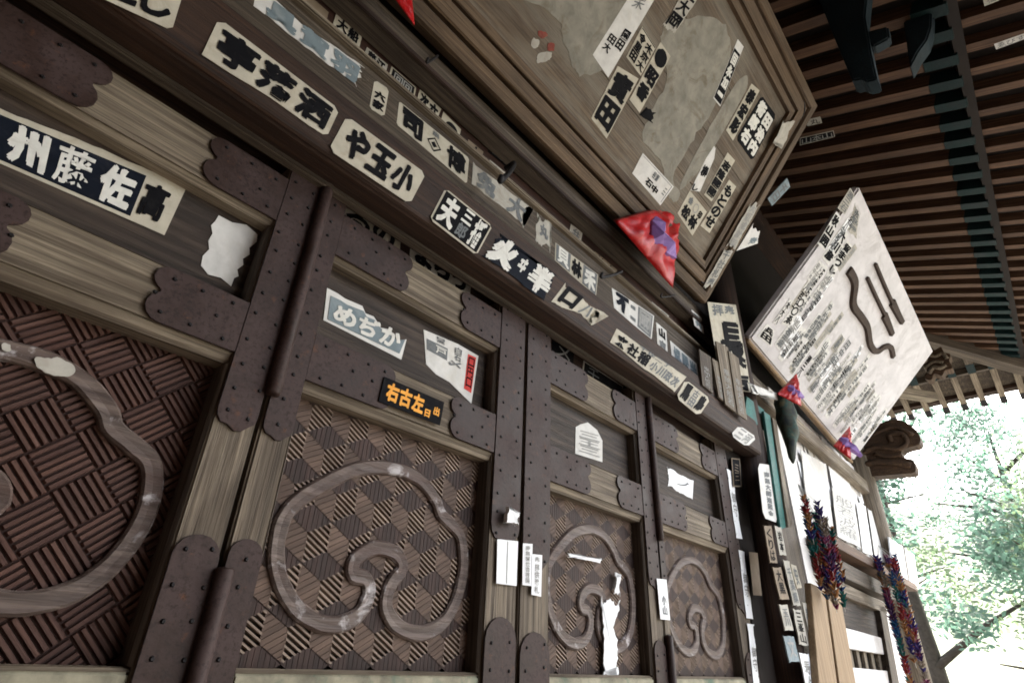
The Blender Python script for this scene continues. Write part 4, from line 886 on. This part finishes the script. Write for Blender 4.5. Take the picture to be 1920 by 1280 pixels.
for k, (q, lab, pap, ink) in enumerate((
    ([(1430, 984), (1444, 984), (1456, 1056), (1442, 1056)], 'brown wooden tag with curly black letters on the pillar', 'paper_brown', 'ink'),
    ([(1450, 984), (1463, 988), (1473, 1042), (1460, 1040)], 'pale tag of black letters beside the curly brown tag', 'paper_grey', 'ink'),
    ([(1446, 1062), (1462, 1062), (1478, 1124), (1460, 1124)], 'dark tag with a blackened lower half on the pillar', 'paper_brown', 'ink'),
    ([(1466, 1048), (1478, 1050), (1500, 1136), (1486, 1136)], 'long grey tag of worn letters below the crane strings', 'paper_grey', 'ink_grey'),
    ([(1480, 1056), (1491, 1060), (1502, 1102), (1492, 1104)], 'short cream tag with a dark edge below the crane strings', 'paper_cream', 'ink_grey'),
    ([(1458, 1132), (1474, 1132), (1486, 1182), (1470, 1182)], 'grey stained tag low on the pillar above a pale green paper', 'paper_grey', 'ink_grey'),
    ([(1484, 1140), (1500, 1142), (1515, 1212), (1497, 1208)], 'grey framed tag with dark letters near the tan planks', 'paper_grey', 'ink'),
    ([(1502, 1128), (1514, 1130), (1528, 1192), (1515, 1190)], 'narrow upright tag touching the tan planks', 'paper_grey', 'ink_grey'),
    ([(1466, 1190), (1486, 1192), (1498, 1240), (1478, 1242)], 'pale green torn paper at the foot of the pillar tags', 'paper_blue', 'ink_faint'),
    ([(1496, 1222), (1514, 1224), (1530, 1300), (1512, 1300)], 'white strip at the bottom edge beside the tan planks', 'paper_new', 'ink_faint'))):
    slip(lab, q, .885 - .004 * (k % 3), pap, cells=[(['くりは', '岩本', '大黒', '千葉講', '安', '玉川', '三峯山', '井筒屋', '文', '寿々'][k], (.2, .06 + .05 * (k % 3), .8, .92 - .08 * (k % 2)), ink, 'v', .02)], tear=(.04, .05, .04, .05), seed=130 + k, name='name_tag', cat='tag', group='tags and slips on the pillar', thick=.005)
def slab_px(name, q, D, th, mat, parent=None, bevel=.002):
    P = [onD(u, v, D) for u, v in q]
    return prism(name, P, (0, th, 0), mat, parent, bevel=bevel)
tag(slab_px('painted_board', [(1400, 742), (1433, 768), (1433, 806), (1397, 778)], .905, .02, 'paint_teal'), 'short teal painted board at the end of the lintel beam', 'board')
tag(slab_px('hanging_strip', [(1432, 770), (1444, 778), (1474, 988), (1464, 992)], .88, .015, 'paint_teal'), 'long narrow teal painted slat hanging beside the pillar', 'strip')
tag(slab_px('hanging_strip', [(1448, 782), (1456, 788), (1486, 985), (1478, 988)], .87, .012, 'wood_pale_z'), 'thin grey-white slat hanging next to the teal slat', 'strip')
# dark cloth bundle
def bundle():
    top = onD(1470, 742, .84); bot = onD(1487, 868, .84); V = []; Fc = []; n = 14; m = 12
    for i in range(n + 1):
        f = i / n; c = top.lerp(bot, f); r = .055 * math.sin(math.pi * min(1, .18 + f * .82)) ** .6 * (1.15 - .55 * f) + .006
        for k in range(m):
            a = 2 * math.pi * k / m; rr = r * (1 + .5 * noise.noise((math.cos(a) * 1.5, math.sin(a) * 1.5, f * 5)))
            V.append(c + Vector((math.cos(a) * rr * 1.25, math.sin(a) * rr * .8, 0)))
    for i in range(n):
        Fc += [(i * m + k, i * m + (k + 1) % m, (i + 1) * m + (k + 1) % m, (i + 1) * m + k) for k in range(m)]
    Fc += [tuple(range(m)), tuple(n * m + k for k in range(m))]
    return mk('cloth_bundle', V, Fc, 'camo_cloth', smooth=True)
tag(bundle(), 'dark mottled green cloth bundle hanging below the bow plaque corner', 'cloth bundle')
slip('grey-white crumpled paper tied above the dark green cloth bundle', [(1400, 716), (1460, 738), (1462, 752), (1410, 738)], .86, paper='paper_white', tear=(.4, .2, .4, .2), seed=140, cat='paper', thick=.006)
slip('curled white paper hanging off the right edge of the framed plaque', [(1412, 418), (1424, 432), (1420, 456), (1380, 470)], lambda u, v: onP(u, v, B1 + ez1 * .01, ez1), paper='paper_white', cells=[('寿', (.4, .1, .9, .5), 'paper_blue', 'v', .03)], tear=(0, .15, .25, 0), seed=141, cat='paper', thick=.004)
slip('small blue-grey card sticking out behind the framed plaque', [(1474, 334), (1480, 350), (1446, 386), (1438, 372)], lambda u, v: onP(u, v, B1 - ez1 * .04, ez1), paper='paper_blue', cells=[('千日', (.1, .1, .9, .9), 'ink_grey', 'v', .03)], seed=142, cat='card', thick=.006)
RPN = Vector((0, -PITCH, 1)).normalized(); RP = lambda u, v: onP(u, v, W(0, 0, roof_z(0)), RPN)
slip('long dark slip with pale edge on a rafter beside the plaque', [(1500, 258), (1563, 244), (1566, 256), (1500, 272)], RP, paper='paper_grey', grounds=[(.02, .08, .98, .92, 'ink')], cells=[('山本山', (.05, .1, .95, .9), 'ink_faint', 'h', .0)], seed=143, group='slips on the rafters', lift=.003)
slip('small pale slip on the rafter just above the long dark one', [(1512, 224), (1538, 218), (1542, 230), (1514, 236)], RP, paper='paper_grey', cells=[('丸', (.2, .1, .9, .9), 'ink', 'h', .0)], seed=144, group='slips on the rafters', lift=.003)
slip('white scribbled slip on a rafter at the right edge of the picture', [(1864, 82), (1926, 60), (1928, 70), (1868, 92)], RP, paper='paper_white', cells=[('ゑびす', (.05, .1, .95, .9), 'ink_grey', 'h', .0)], seed=145, group='slips on the rafters', lift=.003)
slip('pale slip cut by the top right corner of the picture', [(1842, -8), (1900, -28), (1904, -12), (1846, 11)], RP, paper='paper_grey', cells=[('福', (.1, .1, .4, .9), 'ink_grey', 'h', .0)], seed=146, group='slips on the rafters', lift=.003)

# ================================================================== second bay
GW = 'white sheets on the far wall'
def sheet(label, q, D, mat='paper_white', cells=(), th=.004):
    slip(label, q, D, mat, cells=cells, seed=hsh(label) % 83, thick=th, cat='paper', name='wall_sheet', group=GW, tear=(.03, .03, .03, .03))
wbox('far_rail', 3.09, 5.7, .93, .995, 1.36, 1.47, 'wood_pale_x', TH, .006)
slab_px('far_ledge', [(1556, 1000), (1716, 1094), (1722, 1108), (1562, 1022)], .86, .13, 'wood_rafter_x', TH)
slab_px('far_ledge_rail', [(1552, 1036), (1690, 1110), (1694, 1132), (1560, 1072)], .90, .09, 'wood_grey_x', TH)
slab_px('far_ledge_rail', [(1562, 1082), (1660, 1130), (1664, 1150), (1567, 1110)], .93, .06, 'wood_pale_x', TH)
slab_px('window_panel', [(1570, 1112), (1648, 1148), (1657, 1198), (1578, 1172)], .965, .03, 'wood_board', TH)
slab_px('window_rail', [(1578, 1174), (1664, 1198), (1668, 1228), (1588, 1214)], .95, .045, 'wall_white', TH)
slab_px('window_void', [(1586, 1214), (1668, 1228), (1674, 1262), (1594, 1252)], .992, .005, 'void', TH)
for k in range(6):
    f = (k + .35) / 6; g2 = (k + .75) / 6
    t0 = Vector((1586, 1213)).lerp(Vector((1668, 1227)), f); t1 = Vector((1586, 1213)).lerp(Vector((1668, 1227)), g2)
    b0 = Vector((1594, 1254)).lerp(Vector((1674, 1264)), f); b1 = Vector((1594, 1254)).lerp(Vector((1674, 1264)), g2)
    slab_px('window_bar', [t0, t1, b1, b0], .972, .018, 'wood_pale_z', TH)
slab_px('window_rail', [(1592, 1250), (1676, 1258), (1684, 1300), (1600, 1300)], .948, .045, 'wall_white', TH)
slab_px('window_post', [(1648, 1132), (1660, 1138), (1690, 1300), (1677, 1300)], .93, .07, 'wood_grey_z', TH)
sheet('big white sheet left of the crane strings on the far wall', [(1500, 842), (1548, 868), (1562, 990), (1514, 962)], .985)
sheet('white sheet with a black edge line under the bow plaque', [(1552, 872), (1590, 894), (1604, 962), (1566, 940)], .99, 'paper_new')
sheet('pale grey printed sheet above the far ledge', [(1558, 912), (1600, 934), (1614, 1030), (1570, 1006)], .975, 'paper_white', [('般若波羅', (.1, .1, .9, .9), 'ink_faint', 'v', .0)])
sheet('narrow white sheet near the corner post', [(1604, 938), (1622, 948), (1636, 1044), (1617, 1034)], .97, 'paper_new')
sheet('pinkish-white sheet next to the corner post above the ledge', [(1626, 952), (1644, 964), (1660, 1058), (1640, 1048)], .965, 'paper_white')
sheet('white board standing at the far right end of the ledge', [(1664, 1006), (1690, 1024), (1700, 1088), (1672, 1072)], .90, 'paper_new', th=.012)
sheet('second white board near the far right end of the ledge', [(1693, 1026), (1712, 1040), (1720, 1100), (1703, 1090)], .90, 'paper_white', th=.012)
for k in range(26):
    x = R.uniform(3.9, 5.65); z = R.uniform(.78, 1.30); wd = R.uniform(.05, .13); ln = R.uniform(.12, .3)
    P = [W(x + wd * a, .997 - .0003 * k, z + ln * b2) for a, b2 in outline((.05, .05, .05, .05), seed=k + 400)]
    prism('pasted_paper', P, (0, .001, 0), R.choice(['paper_white', 'paper_new', 'paper_grey']), TH)
def plank(label, q, D):
    tag(slab_px('tan_plank', q, D, .03, 'wood_tan', bevel=.003), label, 'plank', 'tan planks leaning by the pillar')
plank('pale tan plank leaning by the pillar, left of the pair', [(1520, 1092), (1546, 1104), (1574, 1310), (1538, 1310)], .85)
plank('tan plank leaning by the pillar, right of the pair', [(1550, 1106), (1576, 1118), (1610, 1310), (1578, 1310)], .85)
# strings of folded cranes
def crane(V, Fc, FM, p, s, rot, mi):
    o0 = len(V); c_, s_ = math.cos(rot), math.sin(rot)
    for (x, y, z) in ((0, 0, .5), (1.3, 0, .9), (-1.3, 0, .9), (0, 1.0, 1.0), (0, -1.1, 1.2), (0, -.3, -.4), (0, .3, -.4)):
        V.append(p + Vector((x * c_ - y * s_, x * s_ + y * c_, z)) * s)
    fs = [(0, 1, 5), (0, 1, 6), (0, 2, 5), (0, 2, 6), (0, 3, 6), (0, 4, 5), (5, 6, 1), (5, 6, 2)]
    Fc += [tuple(i + o0 for i in f) for f in fs]; FM += [mi] * len(fs)
def garland(label, top, strands, seed, s=.013):
    Rg = random.Random(seed); root = empty('crane_garland', top, label, 'origami', 'garlands of folded paper cranes')
    for (dx, dy, dz, ln) in strands:
        V = []; Fc = []; FM = []; n = int(ln / (s * .95)); p0 = top + Vector((dx, dy, dz))
        base = Rg.randrange(8)
        for k in range(n):
            crane(V, Fc, FM, p0 + Vector((Rg.uniform(-.006, .006), Rg.uniform(-.006, .006), -k * s * .95)), s * Rg.uniform(.85, 1.2), Rg.uniform(0, 6.3), (base + k // 5) % 8 if Rg.random() > .15 else Rg.randrange(8))
        o = mk('crane_string', V, Fc, None, root, mats=CR, fm=None)
        for pl, mi in zip(o.data.polygons, FM): pl.material_index = mi
        tube('cord', [top + Vector((0, 0, .05)), p0 + Vector((0, 0, .0)), p0 - Vector((0, 0, ln))], .0012, 'paper_white', o, 4)
t1_ = onD(1500, 925, .80)
Rg = random.Random(3)
garland('dark multicoloured garland of folded paper cranes beside the tan planks', t1_, [(.02 + .019 * k + Rg.uniform(-.01, .01), Rg.uniform(-.06, .03), -.02 - .012 * k, (.22, .30, .34, .40, .42, .45, .40, .42, .36, .30, .26, .2)[k]) for k in range(12)], 4, .018)
t2_ = onD(1650, 1036, .80)
garland('faded reddish garland of paper cranes in front of the far window', t2_, [(Rg.uniform(-.06, .14), Rg.uniform(-.07, .05), -.06 * Rg.random(), .45 + .35 * Rg.random()) for k in range(11)], 8, .021)

# carved beam noses at the corner
def onX(u, v, x):                      # point on the plane across the wall at x
    r = ray(u, v); return CAM + r * (x / r.x)
def carved(name, px, x0, x1, mat, parent=TH):
    P = spline([onX(u, v, x0) for u, v in px], 3, closed=True)
    return prism(name, P, (x1 - x0, 0, 0), mat, parent)
nose = carved('carved_beam_nose', [(1590, 866), (1612, 826), (1640, 800), (1672, 786), (1700, 792), (1722, 812), (1724, 832), (1704, 838), (1690, 846), (1696, 858), (1712, 862), (1716, 884), (1690, 888), (1640, 892), (1604, 892)], 5.80, 5.95, 'wood_nose')
for px, r_ in (([(1606, 858), (1640, 838), (1680, 842), (1700, 830), (1690, 812), (1668, 816), (1672, 828)], .020), ([(1604, 878), (1640, 866), (1680, 868), (1708, 872)], .024), ([(1628, 820), (1650, 808), (1680, 800), (1712, 816)], .018), ([(1640, 850), (1660, 856), (1690, 854)], .014)):
    tube('carved_scroll', spline([onX(u, v, 5.795) for u, v in px], 4), r_ * 1.15, 'wood_nose', nose, 7)
hb = carved('hip_bracket', [(1736, 660), (1744, 648), (1752, 656), (1764, 650), (1770, 660), (1782, 664), (1780, 676), (1786, 690), (1772, 694), (1766, 704), (1752, 700), (1746, 712), (1734, 708), (1738, 692), (1730, 684), (1740, 676)], 6.1, 6.22, 'wood_nose')
for px, r_ in (([(1740, 664), (1754, 668), (1766, 662), (1776, 672)], .016), ([(1742, 700), (1750, 688), (1762, 690), (1774, 684)], .018), ([(1734, 690), (1750, 678), (1768, 680)], .014)):
    tube('carved_scroll', spline([onX(u, v, 6.095) for u, v in px], 4), r_, 'wood_pale_x', hb, 6)
quad_beam('side_tie', onX(1664, 738, 6.0), onX(1752, 752, 6.9), .10, .08, 'wood_pale_x', TH)
# dark bracket tongues under the rafters
def tongue(px, xp, th, mat='paint_blueblack'):
    P = []
    for u, v in px:
        r = ray(u, v); P.append(CAM + r * (xp / r.x))
    return prism('bracket_tongue', P, (th, 0, 0), mat, TH, bevel=.008)
tongue([(1440, -240), (1650, -240), (1622, 30), (1634, 100), (1645, 148), (1622, 153), (1618, 146), (1598, 151), (1582, 112), (1560, 60)], 2.25, .10)
tongue([(1618, 60), (1665, 48), (1668, 70), (1636, 88)], 2.28, .06)
tongue([(1660, -230), (1756, -230), (1746, 50), (1738, 74), (1722, 96), (1706, 126), (1698, 70), (1690, 10)], 2.55, .10)
# ================================================================== trees beyond the yard
def tree(label, x, y, z0, h, rx, leaf, seed, n=9000, trunk_h=.35):
    R = random.Random(seed)
    root = empty('tree', (x, y, z0), label, 'tree', 'trees beyond the temple corner')
    V, Fc = tube_data([(x, y, z0 - .3), (x + .1, y + .05, z0 + h * .3), (x - .05, y + .15, z0 + h * .62), (x + .1, y, z0 + h * .9)], [h * .028, h * .022, h * .013, h * .004], 8)
    tips = []
    for k in range(9):
        a = R.uniform(0, 6.28); zz = z0 + h * R.uniform(.28, .75); L_ = rx * R.uniform(.55, .95)
        p = Vector((x, y, zz)); q = p + Vector((math.cos(a) * L_, math.sin(a) * L_, h * R.uniform(.06, .2))); tips.append(q)
        v2, f2 = tube_data([p, p.lerp(q, .5) + Vector((0, 0, .1)), q], [h * .011, h * .007, h * .002], 5); o0 = len(V); V += v2; Fc += [tuple(i + o0 for i in f) for f in f2]
    mk('trunk', V, Fc, 'bark', root, smooth=True)
    cl = []
    for k in range(46):
        a = R.uniform(0, 6.28); f = R.random() ** .5; t = R.uniform(trunk_h, 1.0); prof = math.sin(math.pi * min(1, (t - trunk_h) / (1 - trunk_h) * .88 + .12)) ** .7
        cl.append((Vector((x + math.cos(a) * rx * f * prof, y + math.sin(a) * rx * f * prof, z0 + h * t)), rx * R.uniform(.16, .34)))
    V = []; Fc = []
    for k in range(n):
        c, r = cl[R.randrange(len(cl))]
        d = Vector((R.gauss(0, 1), R.gauss(0, 1), R.gauss(0, .75))); d = d.normalized() * r * R.random() ** .4
        p = c + d; s = R.uniform(.045, .10) * (h / 8); a = Vector((R.gauss(0, 1), R.gauss(0, 1), R.gauss(0, .6))).normalized(); b2 = a.orthogonal().normalized()
        o0 = len(V); V += [p - a * s, p + b2 * s * .5, p + a * s, p - b2 * s * .5]; Fc.append((o0, o0 + 1, o0 + 2, o0 + 3))
    mk('crown', V, Fc, leaf, root)
tree('tall blue-green tree right behind the corner post of the hall', 17.5, 1.5, -1, 9.5, 3.2, 'leaf_c', 1)
tree('broad light green tree filling the middle of the gap beside the hall', 19, -2.0, -1, 7.6, 3.6, 'leaf_a', 2)
tree('yellow-green spreading tree low at the right edge', 15.5, -4.0, -1, 4.6, 2.6, 'leaf_d', 3)
tree('loose green tree farther back on the slope to the left', 26, 4.5, -.4, 11, 3.8, 'leaf_a', 4)
tree('pale bushy tree on the slope behind the yellow-green one', 27, -6.5, -.2, 8.0, 3.8, 'leaf_b', 5)
tree('thin bare-looking tree with few yellow leaves at the right edge', 13.5, -1.9, -1, 3.6, 1.6, 'leaf_d', 6, 1400)
tree('dark green tree highest on the slope', 33, -1.0, 1.6, 11, 4.4, 'leaf_c', 7)
